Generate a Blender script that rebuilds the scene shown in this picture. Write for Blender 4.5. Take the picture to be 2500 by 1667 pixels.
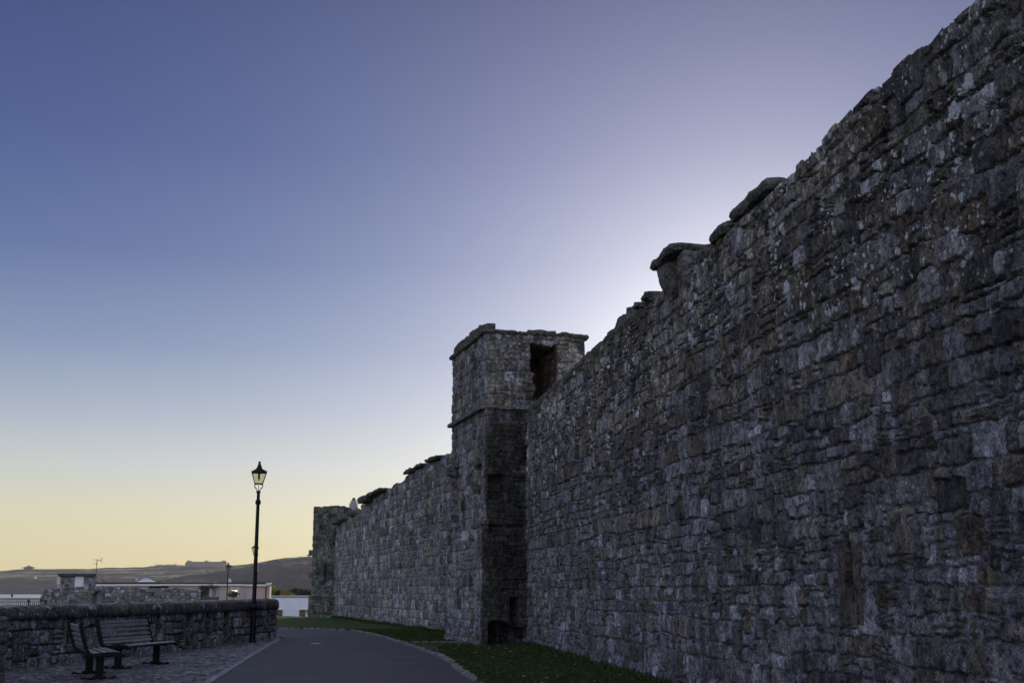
import bpy, bmesh, math, random
import numpy as np
from mathutils import Vector, Matrix, noise as mn

for o in list(bpy.data.objects): bpy.data.objects.remove(o)
SC = bpy.context.scene
COL = SC.collection
R = math.radians

# ------------------------------------------------------------------ camera
EYE = 1.5; TILT = R(11.49)
cam_d = bpy.data.cameras.new("camera"); cam = bpy.data.objects.new("camera", cam_d); COL.objects.link(cam)
cam.location = (0, 0, EYE); cam.rotation_euler = (R(90) + TILT, 0, 0)
cam_d.sensor_width = 36; cam_d.lens = 43.2; cam_d.clip_start = 0.1; cam_d.clip_end = 20000
SC.camera = cam
SC.view_settings.view_transform = 'Standard'; SC.view_settings.look = 'None'
SC.view_settings.exposure = 0.0; SC.view_settings.gamma = 1.0

# ------------------------------------------------------------------ world and sun
SUN_EL, SUN_AZ = R(8.0), R(12.0)
SUN_DIR = Vector((math.sin(SUN_AZ)*math.cos(SUN_EL), math.cos(SUN_AZ)*math.cos(SUN_EL), math.sin(SUN_EL)))
W = bpy.data.worlds.new("World"); SC.world = W; W.use_nodes = True
nt = W.node_tree; nt.nodes.clear(); L = nt.links
def wn(t, **k):
    n = nt.nodes.new(t)
    for a, b in k.items(): setattr(n, a, b)
    return n
out = wn('ShaderNodeOutputWorld'); bg = wn('ShaderNodeBackground'); L.new(bg.outputs[0], out.inputs[0])
STR = 0.1
bg.inputs[1].default_value = STR
sky = wn('ShaderNodeTexSky', sky_type='NISHITA'); sky.sun_disc = False
sky.sun_elevation = SUN_EL; sky.sun_rotation = SUN_AZ; sky.dust_density = 2.0; sky.ozone_density = 2.0
tc = wn('ShaderNodeTexCoord')
nrm = wn('ShaderNodeVectorMath', operation='NORMALIZE'); L.new(tc.outputs['Generated'], nrm.inputs[0])
sep = wn('ShaderNodeSeparateXYZ'); L.new(nrm.outputs[0], sep.inputs[0])
asn = wn('ShaderNodeMath', operation='ARCSINE'); L.new(sep.outputs[2], asn.inputs[0])
deg = wn('ShaderNodeMath', operation='MULTIPLY'); deg.inputs[1].default_value = 1/R(60.0); L.new(asn.outputs[0], deg.inputs[0])
ramp = wn('ShaderNodeValToRGB'); L.new(deg.outputs[0], ramp.inputs[0])
cr = ramp.color_ramp; cr.interpolation = 'LINEAR'
def srgb(r, g, b): return tuple(((c/255+0.055)/1.055)**2.4 if c > 10 else c/255/12.92 for c in (r, g, b))
stops = [(0.0, (.84, .71, .30)), (1.5, (.78, .69, .37)), (3.5, (.70, .68, .49)), (5.5, (.57, .61, .60)), (8.0, (.38, .445, .56)), (11.0, (.215, .285, .46)),
         (15.0, (.105, .162, .355)), (20.0, (.058, .098, .28)), (28.0, (.038, .060, .195)), (40.0, (.12, .15, .27)), (60.0, (.36, .39, .50))]  # stops nearest the zenith, out of view, brightened as added fill
cr.elements[0].position = 0; cr.elements[0].color = (*stops[0][1], 1)
cr.elements[1].position = 1; cr.elements[1].color = (*stops[-1][1], 1)
for e, c in stops[1:-1]:
    el = cr.elements.new(e/60); el.color = (*c, 1)
# angle from the sun -> aureole
dot = wn('ShaderNodeVectorMath', operation='DOT_PRODUCT'); L.new(nrm.outputs[0], dot.inputs[0]); dot.inputs[1].default_value = SUN_DIR
acs = wn('ShaderNodeMath', operation='ARCCOSINE'); L.new(dot.outputs['Value'], acs.inputs[0])
def aureole(k, col):
    m = wn('ShaderNodeMath', operation='MULTIPLY'); L.new(acs.outputs[0], m.inputs[0]); m.inputs[1].default_value = -k*180/math.pi
    e = wn('ShaderNodeMath', operation='EXPONENT'); L.new(m.outputs[0], e.inputs[0])
    s = wn('ShaderNodeVectorMath', operation='SCALE'); s.inputs[0].default_value = col; L.new(e.outputs[0], s.inputs['Scale'])
    return s
a1 = aureole(0.12, (1.19, 1.14, 1.22)); a2 = aureole(0.3, (1.2, 1.1, .5))
add1 = wn('ShaderNodeVectorMath', operation='ADD'); L.new(ramp.outputs[0], add1.inputs[0]); L.new(a1.outputs[0], add1.inputs[1])
add2 = wn('ShaderNodeVectorMath', operation='ADD'); L.new(add1.outputs[0], add2.inputs[0]); L.new(a2.outputs[0], add2.inputs[1])
# added fill for the shaded wall: unseen sky behind the camera brightened
back = wn('ShaderNodeMapRange'); back.inputs[1].default_value = 0.25; back.inputs[2].default_value = -1.0; back.inputs[3].default_value = 0; back.inputs[4].default_value = 1; L.new(dot.outputs['Value'], back.inputs[0])
bsc = wn('ShaderNodeVectorMath', operation='SCALE'); bsc.inputs[0].default_value = (.60, .63, .76); L.new(back.outputs[0], bsc.inputs['Scale'])
add3 = wn('ShaderNodeVectorMath', operation='ADD'); L.new(add2.outputs[0], add3.inputs[0]); L.new(bsc.outputs[0], add3.inputs[1]); add2 = add3
sc10 = wn('ShaderNodeVectorMath', operation='SCALE'); L.new(add2.outputs[0], sc10.inputs[0]); sc10.inputs['Scale'].default_value = 1/STR
mixs = wn('ShaderNodeMixRGB'); mixs.inputs[0].default_value = 0.95
L.new(sky.outputs[0], mixs.inputs[1]); L.new(sc10.outputs[0], mixs.inputs[2]); L.new(mixs.outputs[0], bg.inputs[0])

sd = bpy.data.lights.new("sun", 'SUN'); sd.energy = 2.6; sd.angle = R(0.5); sd.color = (1.0, 0.83, 0.6)
sun = bpy.data.objects.new("sun", sd); COL.objects.link(sun)
sun.rotation_euler = (-SUN_DIR).to_track_quat('-Z', 'Y').to_euler(); sun.location = (0, 0, 60)

# ------------------------------------------------------------------ helpers: pixels of a 2500x1667 survey sheet -> world points
def at(px, py, Y):
    u = (px-1250)/3000; v = (833.5-py)/3000; c, s = math.cos(TILT), math.sin(TILT)
    dy = c-v*s; dz = s+v*c
    return Vector((u/dy*Y, Y, EYE+dz/dy*Y))

def tag(o, label, cat, group=None, kind=None):
    if label: o['label'] = label
    if cat: o['category'] = cat
    if group: o['group'] = group
    if kind: o['kind'] = kind
    return o
def empty(name, loc=(0, 0, 0), rz=0):
    o = bpy.data.objects.new(name, None); COL.objects.link(o); o.location = loc; o.rotation_euler = (0, 0, rz)
    o.empty_display_size = 0.3
    return o
def link_mesh(name, me, mat, parent=None, label=None):
    o = bpy.data.objects.new(name, me); COL.objects.link(o)
    if mat: me.materials.append(mat)
    if parent: o.parent = parent
    if label: o['label'] = label
    return o
def grid_mesh(name, P, mat, parent=None, col=None, closed=False, off=None, keep=None, smooth=False):
    """P: (rows, cols, 3) array"""
    nr, nc = P.shape[:2]
    me = bpy.data.meshes.new(name)
    V = P.reshape(-1, 3).astype(np.float32)
    if off is not None: V = V-np.array(off, dtype=np.float32)
    i = np.arange(nr*nc).reshape(nr, nc)
    F = np.stack([i[:-1, :-1], i[:-1, 1:], i[1:, 1:], i[1:, :-1]], -1)
    if keep is not None: F = F[keep]
    F = F.reshape(-1, 4)
    me.vertices.add(len(V)); me.vertices.foreach_set('co', V.ravel())
    me.loops.add(F.size); me.loops.foreach_set('vertex_index', F.ravel().astype(np.int32))
    me.polygons.add(len(F)); me.polygons.foreach_set('loop_start', np.arange(0, F.size, 4, dtype=np.int32))
    me.update(calc_edges=True)
    if smooth: me.polygons.foreach_set('use_smooth', np.ones(len(F), bool))
    if col is not None:
        a = me.attributes.new('Col', 'FLOAT_COLOR', 'POINT')
        C4 = np.ones((nr*nc, 4), np.float32); C4[:, :3] = col.reshape(-1, 3); a.data.foreach_set('color', C4.ravel())
    me.validate()
    return link_mesh(name, me, mat, parent)

class MB:
    def __init__(s): s.bm = bmesh.new()
    def box(s, c, d, rz=0, rx=0, ry=0, bev=0):
        M = Matrix.Translation(c) @ Matrix.Rotation(rz, 4, 'Z') @ Matrix.Rotation(ry, 4, 'Y') @ Matrix.Rotation(rx, 4, 'X') @ Matrix.Diagonal((*d, 1))
        g = bmesh.ops.create_cube(s.bm, size=1, matrix=M)
        if bev:
            es = list({e for v in g['verts'] for e in v.link_edges})
            bmesh.ops.bevel(s.bm, geom=es, offset=bev, segments=2, affect='EDGES', profile=0.6)
        return s
    def tube(s, pts, r, n=8, caps=True):
        pts = [Vector(p) for p in pts]; rs = r if isinstance(r, (list, tuple)) else [r]*len(pts)
        rings = []
        prev = None
        for i, p in enumerate(pts):
            t = (pts[min(i+1, len(pts)-1)]-pts[max(i-1, 0)]).normalized()
            a = t.cross(Vector((0, 0, 1)) if abs(t.z) < 0.95 else Vector((0, 1, 0))).normalized() if prev is None else (prev-t*prev.dot(t)).normalized()
            prev = a; b = t.cross(a)
            rings.append([s.bm.verts.new(p+(a*math.cos(k*2*math.pi/n)+b*math.sin(k*2*math.pi/n))*rs[i]) for k in range(n)])
        for A, B in zip(rings, rings[1:]):
            for k in range(n): s.bm.faces.new((A[k], A[(k+1) % n], B[(k+1) % n], B[k]))
        if caps:
            s.bm.faces.new(rings[0][::-1]); s.bm.faces.new(rings[-1])
        return s
    def lathe(s, prof, n=16, c=(0, 0, 0), rot=0, sx=1, sy=1):
        rings = []
        for r, z in prof:
            rings.append([s.bm.verts.new((c[0]+sx*max(r, 1e-4)*math.cos(rot+k*2*math.pi/n), c[1]+sy*max(r, 1e-4)*math.sin(rot+k*2*math.pi/n), c[2]+z)) for k in range(n)])
        for A, B in zip(rings, rings[1:]):
            for k in range(n): s.bm.faces.new((A[k], A[(k+1) % n], B[(k+1) % n], B[k]))
        s.bm.faces.new(rings[0][::-1]); s.bm.faces.new(rings[-1])
        return s
    def prism(s, poly, ext, M=None):
        """poly: 2D points; extruded along third axis from ext[0] to ext[1]; M maps (x, y, z)->world"""
        M = M or Matrix()
        A = [s.bm.verts.new(M @ Vector((x, y, ext[0]))) for x, y in poly]; B = [s.bm.verts.new(M @ Vector((x, y, ext[1]))) for x, y in poly]
        n = len(poly)
        for k in range(n): s.bm.faces.new((A[k], A[(k+1) % n], B[(k+1) % n], B[k]))
        s.bm.faces.new(A[::-1]); s.bm.faces.new(B)
        return s
    def build(s, name, mat, parent=None, label=None, smooth=False, off=None):
        bmesh.ops.recalc_face_normals(s.bm, faces=s.bm.faces)
        me = bpy.data.meshes.new(name)
        if off is not None: bmesh.ops.translate(s.bm, verts=s.bm.verts, vec=-Vector(off))
        s.bm.to_mesh(me); s.bm.free()
        if smooth: me.polygons.foreach_set('use_smooth', np.ones(len(me.polygons), bool))
        return link_mesh(name, me, mat, parent, label)
def copy_tree(o, parent=None):
    c = o.copy(); COL.objects.link(c); c.parent = parent
    for ch in [x for x in bpy.data.objects if x.parent == o]: copy_tree(ch, c)
    return c

# ------------------------------------------------------------------ materials
def mat(name, base=(0.2, 0.2, 0.2), rough=0.8, n_scale=None, n_amt=0.25, bump=None, bump_scale=40, metal=0, emis=None, col2=None, stretch=None, spec=0.5):
    m = bpy.data.materials.new(name); m.use_nodes = True; t = m.node_tree; b = t.nodes['Principled BSDF']
    b.inputs['Roughness'].default_value = rough; b.inputs['Metallic'].default_value = metal; b.inputs['Base Color'].default_value = (*base, 1)
    b.inputs['Specular IOR Level'].default_value = spec
    co = t.nodes.new('ShaderNodeTexCoord'); mp = t.nodes.new('ShaderNodeMapping'); t.links.new(co.outputs['Object'], mp.inputs[0])
    if stretch: mp.inputs['Scale'].default_value = stretch
    if n_scale:
        n = t.nodes.new('ShaderNodeTexNoise'); n.inputs['Scale'].default_value = n_scale; n.inputs['Detail'].default_value = 8; n.inputs['Roughness'].default_value = 0.65
        t.links.new(mp.outputs[0], n.inputs['Vector'])
        r = t.nodes.new('ShaderNodeValToRGB'); t.links.new(n.outputs[0], r.inputs[0])
        c2 = col2 or tuple(c*(1-n_amt) for c in base); c1 = base if col2 else tuple(min(1, c*(1+n_amt)) for c in base)
        r.color_ramp.elements[0].position = 0.35; r.color_ramp.elements[0].color = (*c2, 1)
        r.color_ramp.elements[1].position = 0.65; r.color_ramp.elements[1].color = (*c1, 1)
        t.links.new(r.outputs[0], b.inputs['Base Color'])
    if bump:
        n2 = t.nodes.new('ShaderNodeTexNoise'); n2.inputs['Scale'].default_value = bump_scale; n2.inputs['Detail'].default_value = 6
        t.links.new(mp.outputs[0], n2.inputs['Vector'])
        bp = t.nodes.new('ShaderNodeBump'); bp.inputs['Distance'].default_value = bump; t.links.new(n2.outputs[0], bp.inputs['Height']); t.links.new(bp.outputs[0], b.inputs['Normal'])
    if emis:
        b.inputs['Emission Color'].default_value = (*emis[:3], 1); b.inputs['Emission Strength'].default_value = emis[3]
    return m

def masonry_mat(name, lichen=0.0, fine=1.0, rough=0.92, lich_z=3.6, detail_scale=1.0):
    m = bpy.data.materials.new(name); m.use_nodes = True; t = m.node_tree; b = t.nodes['Principled BSDF']; K = t.links.new
    b.inputs['Roughness'].default_value = rough; b.inputs['Specular IOR Level'].default_value = 0.35
    def N(ty, **k):
        n = t.nodes.new(ty)
        for a, v in k.items(): setattr(n, a, v)
        return n
    def math_(op, a, bb, clamp=False):
        n = N('ShaderNodeMath', operation=op); n.use_clamp = clamp
        for i, x in enumerate((a, bb)):
            if isinstance(x, (int, float)): n.inputs[i].default_value = x
            else: K(x, n.inputs[i])
        return n.outputs[0]
    geo = N('ShaderNodeNewGeometry'); pos = geo.outputs['Position']
    at_ = N('ShaderNodeAttribute', attribute_name='Col')
    def noise(s, d=8, r=0.6, stretch=None):
        n = N('ShaderNodeTexNoise'); n.inputs['Scale'].default_value = s*detail_scale; n.inputs['Detail'].default_value = d; n.inputs['Roughness'].default_value = r
        if stretch:
            mp = N('ShaderNodeMapping'); mp.inputs['Scale'].default_value = stretch; K(pos, mp.inputs[0]); K(mp.outputs[0], n.inputs['Vector'])
        else: K(pos, n.inputs['Vector'])
        return n.outputs[0]
    n1 = noise(9, 10, 0.72); n2 = noise(45, 8, 0.75); n3 = noise(1.1, 5, 0.6); n4 = noise(4, 6, 0.6, (1, 1, 0.25))
    # tonal mottling on the faces
    def con(x, lo, hi, a, b_):
        q = N('ShaderNodeMapRange'); q.inputs[1].default_value = lo; q.inputs[2].default_value = hi; q.inputs[3].default_value = a; q.inputs[4].default_value = b_; K(x, q.inputs[0]); return q.outputs[0]
    f = con(n1, .36, .66, .16, 1.95)
    f2 = con(n2, .38, .64, 1-.70*fine, 1+.80*fine)
    f3 = con(n3, .35, .65, .75, 1.25)
    f4 = con(n4, .38, .64, .7, 1.3)
    ff = math_('MULTIPLY', math_('MULTIPLY', f, f2), math_('MULTIPLY', f3, f4))
    sc = N('ShaderNodeVectorMath', operation='SCALE'); K(at_.outputs['Color'], sc.inputs[0]); K(ff, sc.inputs['Scale'])
    col = sc.outputs[0]
    # pale crust in small flecks
    fl = N('ShaderNodeMapRange'); fl.inputs[1].default_value = 0.57; fl.inputs[2].default_value = 0.66; K(noise(19, 9, 0.78, (1, 1, .55)), fl.inputs[0])
    mx = N('ShaderNodeMixRGB'); K(math_('MULTIPLY', fl.outputs[0], 0.55), mx.inputs[0]); K(col, mx.inputs[1]); mx.inputs[2].default_value = (0.5, 0.5, 0.54, 1); col = mx.outputs[0]
    if lichen > 0:
        sz = N('ShaderNodeSeparateXYZ'); K(pos, sz.inputs[0])
        zf = N('ShaderNodeMapRange'); zf.inputs[1].default_value = lich_z; zf.inputs[2].default_value = lich_z+1.2; K(sz.outputs[2], zf.inputs[0])
        for scl, th, pm, am in ((3.4, 0.36, 0.50, 1.0), (8.0, 0.38, 0.49, 1.0), (17.0, 0.38, 0.48, 1.0)):
            dn = N('ShaderNodeTexNoise'); dn.inputs['Scale'].default_value = scl*3.5; dn.inputs['Detail'].default_value = 5; K(pos, dn.inputs['Vector'])
            dv = N('ShaderNodeVectorMath', operation='SCALE'); K(dn.outputs['Color'], dv.inputs[0]); dv.inputs['Scale'].default_value = 0.55/scl
            av = N('ShaderNodeVectorMath', operation='ADD'); K(pos, av.inputs[0]); K(dv.outputs[0], av.inputs[1])
            vo = N('ShaderNodeTexVoronoi'); vo.inputs['Scale'].default_value = scl; K(av.outputs[0], vo.inputs['Vector'])
            # spot radius varies per cell
            cs = N('ShaderNodeSeparateXYZ'); K(vo.outputs['Color'], cs.inputs[0])
            rad = math_('MULTIPLY', math_('SUBTRACT', cs.outputs[0], 0.45), th*2.0)
            inside = N('ShaderNodeMapRange'); K(math_('SUBTRACT', rad, vo.outputs['Distance']), inside.inputs[0]); inside.inputs[1].default_value = 0.0; inside.inputs[2].default_value = 0.03
            # eaten-out centres
            hole = N('ShaderNodeMapRange'); K(noise(scl*9, 4, 0.6), hole.inputs[0]); hole.inputs[1].default_value = 0.36; hole.inputs[2].default_value = 0.44
            area = N('ShaderNodeMapRange'); K(noise(0.9, 3, 0.5), area.inputs[0]); area.inputs[1].default_value = pm-0.05; area.inputs[2].default_value = pm+0.04
            msk = math_('MULTIPLY', math_('MULTIPLY', inside.outputs[0], hole.outputs[0]), math_('MULTIPLY', area.outputs[0], zf.outputs[0]))
            mm = N('ShaderNodeMixRGB'); K(math_('MULTIPLY', msk, lichen*am), mm.inputs[0]); K(col, mm.inputs[1]); mm.inputs[2].default_value = (0.84, 0.9, 0.98, 1); col = mm.outputs[0]
    K(col, b.inputs['Base Color'])
    bp = N('ShaderNodeBump'); bp.inputs['Distance'].default_value = 0.05*fine; bp.inputs['Strength'].default_value = 1.0; K(noise(28, 8, 0.7), bp.inputs['Height'])
    bp2 = N('ShaderNodeBump'); bp2.inputs['Distance'].default_value = 0.07*fine; K(n1, bp2.inputs['Height']); K(bp.outputs[0], bp2.inputs['Normal']); K(bp2.outputs[0], b.inputs['Normal'])
    return m

M = {}
M['wall'] = masonry_mat('castle_masonry', lichen=0.95)
M['tower'] = masonry_mat('tower_masonry', lichen=0.45, lich_z=6.0)
M['far'] = masonry_mat('far_masonry', lichen=0.0, fine=0.8)
M['low'] = masonry_mat('parapet_masonry', lichen=0.3, lich_z=-3.0, fine=.6)
M['sett'] = masonry_mat('sett_paving', fine=0.5, rough=0.42)
M['coping'] = mat('coping_stone', (0.17, 0.168, 0.15), 0.95, 11, 0.6, bump=0.09, bump_scale=16, col2=(.035, .035, .032), spec=.2)
M['black'] = mat('black_cast_iron', (0.006, 0.006, 0.008), 0.5, 30, 0.3, bump=0.002, bump_scale=90, spec=.2)
M['wood'] = mat('weathered_slats', (0.19, 0.175, 0.19), 0.5, 14, 0.5, bump=0.004, bump_scale=50, stretch=(0.25, 3, 3))
M['white'] = mat('white_render', (0.82, 0.87, 0.96), 0.8, 0.8, 0.05)
M['whitepaint'] = mat('white_paint', (0.8, 0.8, 0.82), 0.5, 2, 0.04)
M['pink'] = mat('pink_render', (0.56, 0.43, 0.39), 0.85, 0.7, 0.06)
M['darkroof'] = mat('dark_felt', (0.05, 0.05, 0.05), 0.8, 2, 0.3)
M['tan'] = mat('tan_edge', (0.35, 0.27, 0.15), 0.8, 2, 0.2)
M['glassdark'] = mat('window_glass', (0.05, 0.055, 0.05), 0.08, 1.5, 0.5)
M['curtain'] = mat('window_blind', (0.45, 0.42, 0.33), 0.7, 3, 0.2)
M['steel'] = mat('galvanised_steel', (0.25, 0.25, 0.27), 0.4, 10, 0.2, metal=0.6)
M['dark'] = mat('dark_metal', (0.03, 0.03, 0.035), 0.5, 10, 0.2)
M['slate'] = mat('slate_roof', (0.09, 0.09, 0.1), 0.7, 3, 0.3)
M['hotel'] = mat('hotel_wall', (0.17, 0.16, 0.15), 0.8, 0.15, 0.25)
M['stonegrey'] = mat('dressed_stone', (0.24, 0.235, 0.225), 0.95, 12, 0.6, bump=0.07, bump_scale=22, col2=(.06, .058, .052), spec=.2)
M['leaf'] = mat('evergreen_leaf', (0.05, 0.075, 0.025), 0.7, 4, 0.5)
M['leafyellow'] = mat('yellow_leaf', (0.35, 0.26, 0.03), 0.7, 4, 0.5)
M['leafdark'] = mat('dark_twigs', (0.05, 0.042, 0.035), 0.8, 4, 0.4)
M['bark'] = mat('bark', (0.06, 0.05, 0.04), 0.9, 10, 0.3)
M['terracotta'] = mat('flower_pot', (0.55, 0.42, 0.27), 0.8, 10, 0.2)
M['featherwhite'] = mat('white_feathers', (0.75, 0.75, 0.76), 0.7, 30, 0.05)
M['featherdark'] = mat('dark_feathers', (0.04, 0.04, 0.045), 0.7, 30, 0.3)
M['dome'] = mat('frosted_dome', (0.55, 0.56, 0.75), 0.25, 2, 0.05)
M['lampglow'] = mat('frosted_lamp_glass', (0.8, 0.78, 0.62), 0.35, 20, 0.05)
def glass_mat():
    m = bpy.data.materials.new('lantern_glass'); m.use_nodes = True; t = m.node_tree; t.nodes.clear()
    o = t.nodes.new('ShaderNodeOutputMaterial'); mx = t.nodes.new('ShaderNodeMixShader'); tr = t.nodes.new('ShaderNodeBsdfTransparent'); tr.inputs[0].default_value = (0.78, 0.76, 0.62, 1)
    g = t.nodes.new('ShaderNodeBsdfGlossy'); g.inputs['Roughness'].default_value = 0.1; fr = t.nodes.new('ShaderNodeFresnel'); fr.inputs[0].default_value = 1.5
    t.links.new(fr.outputs[0], mx.inputs[0]); t.links.new(tr.outputs[0], mx.inputs[1]); t.links.new(g.outputs[0], mx.inputs[2]); t.links.new(mx.outputs[0], o.inputs[0])
    return m
M['glass'] = glass_mat()

# ------------------------------------------------------------------ noise and masonry
_T = np.random.default_rng(5).random((256, 256)).astype(np.float32)
def vn(x, y, s=0):
    x = x+s*17.31; y = y+s*9.77
    xi = np.floor(x).astype(np.int64); yi = np.floor(y).astype(np.int64); fx = (x-xi); fy = (y-yi)
    fx = fx*fx*(3-2*fx); fy = fy*fy*(3-2*fy); a = xi & 255; b = yi & 255; a1_ = (xi+1) & 255; b1 = (yi+1) & 255
    return (_T[a, b]*(1-fx)*(1-fy)+_T[a1_, b]*fx*(1-fy)+_T[a, b1]*(1-fx)*fy+_T[a1_, b1]*fx*fy)*2-1
def fbm(x, y, s=0, o=4, g=0.55):
    r = 0; a = 1; t = 0
    for k in range(o):
        r = r+a*vn(x, y, s+k*3.1); t += a; a *= g; x, y = x*1.9+y*0.35, y*1.9-x*0.35
    return r/t

PAL = {'brown': (.200, .180, .162), 'dark': (.112, .106, .108), 'ochre': (.31, .28, .215), 'grey': (.225, .222, .238), 'light': (.34, .345, .385),
       'green': (.195, .20, .170), 'rust': (.16, .125, .10), 'blue': (.22, .226, .262)}
PK = list(PAL)
def layout(rng, u0, u1, v0, v1, zone, hb=(.15, .36), asp=(.55, 1.7), merge=0.05, split=0.35, gap=0.01, proj=(.012, .05), clus=0.0):
    S = []
    def add(x0, x1, y0, y1, z=None):
        cx, cy = (x0+x1)/2, (y0+y1)/2
        w = np.array(zone(cx, cy), float); k = PK[rng.choice(len(PK), p=w/w.sum())]
        c = np.array(PAL[k])*rng.uniform(.70, 1.28)
        S.append((cx, cy, (x1-x0)/2-gap*rng.uniform(.4, 1.2), (y1-y0)/2-gap*rng.uniform(.4, 1.2), rng.normal(0, .018), rng.uniform(*proj), c, rng.uniform(.15, .75), rng.integers(0, 4), rng.normal(0, .05), rng.normal(0, .05)))
    y = v0
    while y < v1-0.04:
        h = rng.uniform(*hb)
        if y+h > v1-.06: h = v1-y
        x = u0
        while x < u1-0.02:
            w = h*rng.uniform(*asp)
            if x+w > u1-.1: w = u1-x
            r = rng.random()
            if r < split*.5 and h > .2:
                k = rng.uniform(.35, .65); add(x, x+w, y, y+h*k)
                if w > .22 and rng.random() < .5:
                    q = rng.uniform(.35, .65); add(x, x+w*q, y+h*k, y+h); add(x+w*q, x+w, y+h*k, y+h)
                else: add(x, x+w, y+h*k, y+h)
            elif r < split and h > .16:
                k = rng.uniform(.72, .86); add(x, x+w, y, y+h*k); n = rng.integers(1, 4); e = np.linspace(x, x+w, n+1)
                for a, b in zip(e, e[1:]): add(a, b, y+h*k, y+h)
            elif r < split+.06 and w > .15:
                n = 3; e = np.linspace(y, y+h, n+1)
                for a, b in zip(e, e[1:]): add(x, x+w, a, b)
            else: add(x, x+w, y, y+h)
            x += w
        y += h
    big = []
    n = int((u1-u0)*(v1-v0)*merge)
    base = S; S = []
    for _ in range(int((u1-u0)*(v1-v0)*clus)):
        W_, H_ = rng.uniform(.22, .5), rng.uniform(.14, .3); X_, Y_ = rng.uniform(u0, u1-W_), rng.uniform(v0, v1-H_); yy = Y_
        while yy < Y_+H_:
            hh = rng.uniform(.045, .10); xx = X_+rng.uniform(-.04, .04)
            while xx < X_+W_:
                ww = rng.uniform(.07, .22); add(xx, xx+ww, yy, yy+hh); xx += ww
            yy += hh
    for _ in range(n):
        w, h = rng.uniform(.25, .6), rng.uniform(.28, .5); cx, cy = rng.uniform(u0+w/2, u1-w/2), rng.uniform(v0+h/2, max(v0+h/2+.01, v1-h/2))
        if cy+h/2 < v1 and cx-w/2 > u0: add(cx-w/2, cx+w/2, cy-h/2, cy+h/2)
    return base, S

def paint(u, v, base, big, mortar=(.27, .27, .295), warp=1.0, rough=1.0, mort_lvl=-0.012, flush=0.012, edge=.03, seed=0, big_gap=.012, mortar_fn=None):
    U, V = np.meshgrid(u.astype(np.float32), v.astype(np.float32))
    WU = U+warp*(.03*fbm(U*1.3, V*1.6, seed+1, 3)+.010*vn(U*9, V*9, seed+2)); WV = V+warp*(.045*fbm(U*.7, V*1.1, seed+3, 3)+.012*vn(U*8, V*8, seed+4))
    EN = (.010*vn(U*22, V*22, seed+5)+.007*vn(U*48, V*48, seed+6)).astype(np.float32)
    F1 = fbm(U*11, V*11, seed+7, 4, .62); F2 = fbm(U*5, V*42, seed+8, 3); F3 = np.maximum(0, fbm(U*19, V*17, seed+9, 3)-.12); F4 = fbm(U*38, V*6, seed+10, 2)
    low = fbm(U*.45, V*.6, seed+11, 3)
    mn_ = mort_lvl+flush*low+.006*fbm(U*14, V*14, seed+12, 3)
    if mortar_fn is not None: mn_ = mn_+mortar_fn(U, V)
    Hh = np.full(U.shape, -1.0, np.float32)
    CC = np.empty(U.shape+(3,), np.float32); mort = np.array(mortar)
    CC[:] = mort*(1+.18*fbm(U*6, V*6, seed+13, 3))[..., None]
    tint = fbm(U*3.1, V*3.1, seed+14, 3)
    for pr, lst in ((0, base), (1, big)):
        for (cx, cy, hw, hh, rot, pj, c, rr, ft, tu, tv) in lst:
            m = .11
            a, b = np.searchsorted(u, (cx-hw-m, cx+hw+m)); e, f = np.searchsorted(v, (cy-hh-m, cy+hh+m))
            if b-a < 1 or f-e < 1: continue
            sl = (slice(e, f), slice(a, b))
            x = WU[sl]-cx; y = WV[sl]-cy
            x, y = x+y*rot, y-x*rot
            rad = min(hw, hh)*rr
            qx = np.abs(x)-hw+rad; qy = np.abs(y)-hh+rad
            d = np.hypot(np.maximum(qx, 0), np.maximum(qy, 0))+np.minimum(np.maximum(qx, qy), 0)-rad+EN[sl]
            t = np.clip(-d/edge, 0, 1); p = np.sqrt(np.clip(1-(1-t)**2, 0, 1))
            if ft == 0: face = .012*F1[sl]
            elif ft == 1: face = .009*F1[sl]+.011*F2[sl]
            elif ft == 2: face = .010*F1[sl]-.05*F3[sl]
            else: face = .008*F1[sl]+.008*F4[sl]
            h = (pj+rough*face+tu*x+tv*y)*p-.03*(1-p)
            cur = Hh[sl]
            if pr: w = d < 0; z_ = (d >= 0) & (d < big_gap); cur[z_] = -.03
            else: w = (d < 0) & (h > cur)
            cur[w] = h[w]
            cc = c*(1+.30*tint[sl])[..., None]
            CC[sl][w] = cc[w]
    top = Hh > mn_
    CC2 = np.empty_like(CC); CC2[:] = mort*(1+.2*fbm(U*7, V*7, seed+15, 3))[..., None]
    # mortar colour where mortar wins
    H = np.where(top, Hh, mn_); C = np.where(top[..., None], CC, CC2)
    return U, V, H, C
def zone_default(cx, cy): return (3, 3, .6, 3, 1.2, 1, .3, 1.2)

def feature(U, V, H, C, u0, u1, v0, v1, depth, round_=0.03, col=None):
    m = (U > u0) & (U < u1) & (V > v0) & (V < v1)
    H[m] -= depth
    if col is not None: C[m] = np.array(col)

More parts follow.
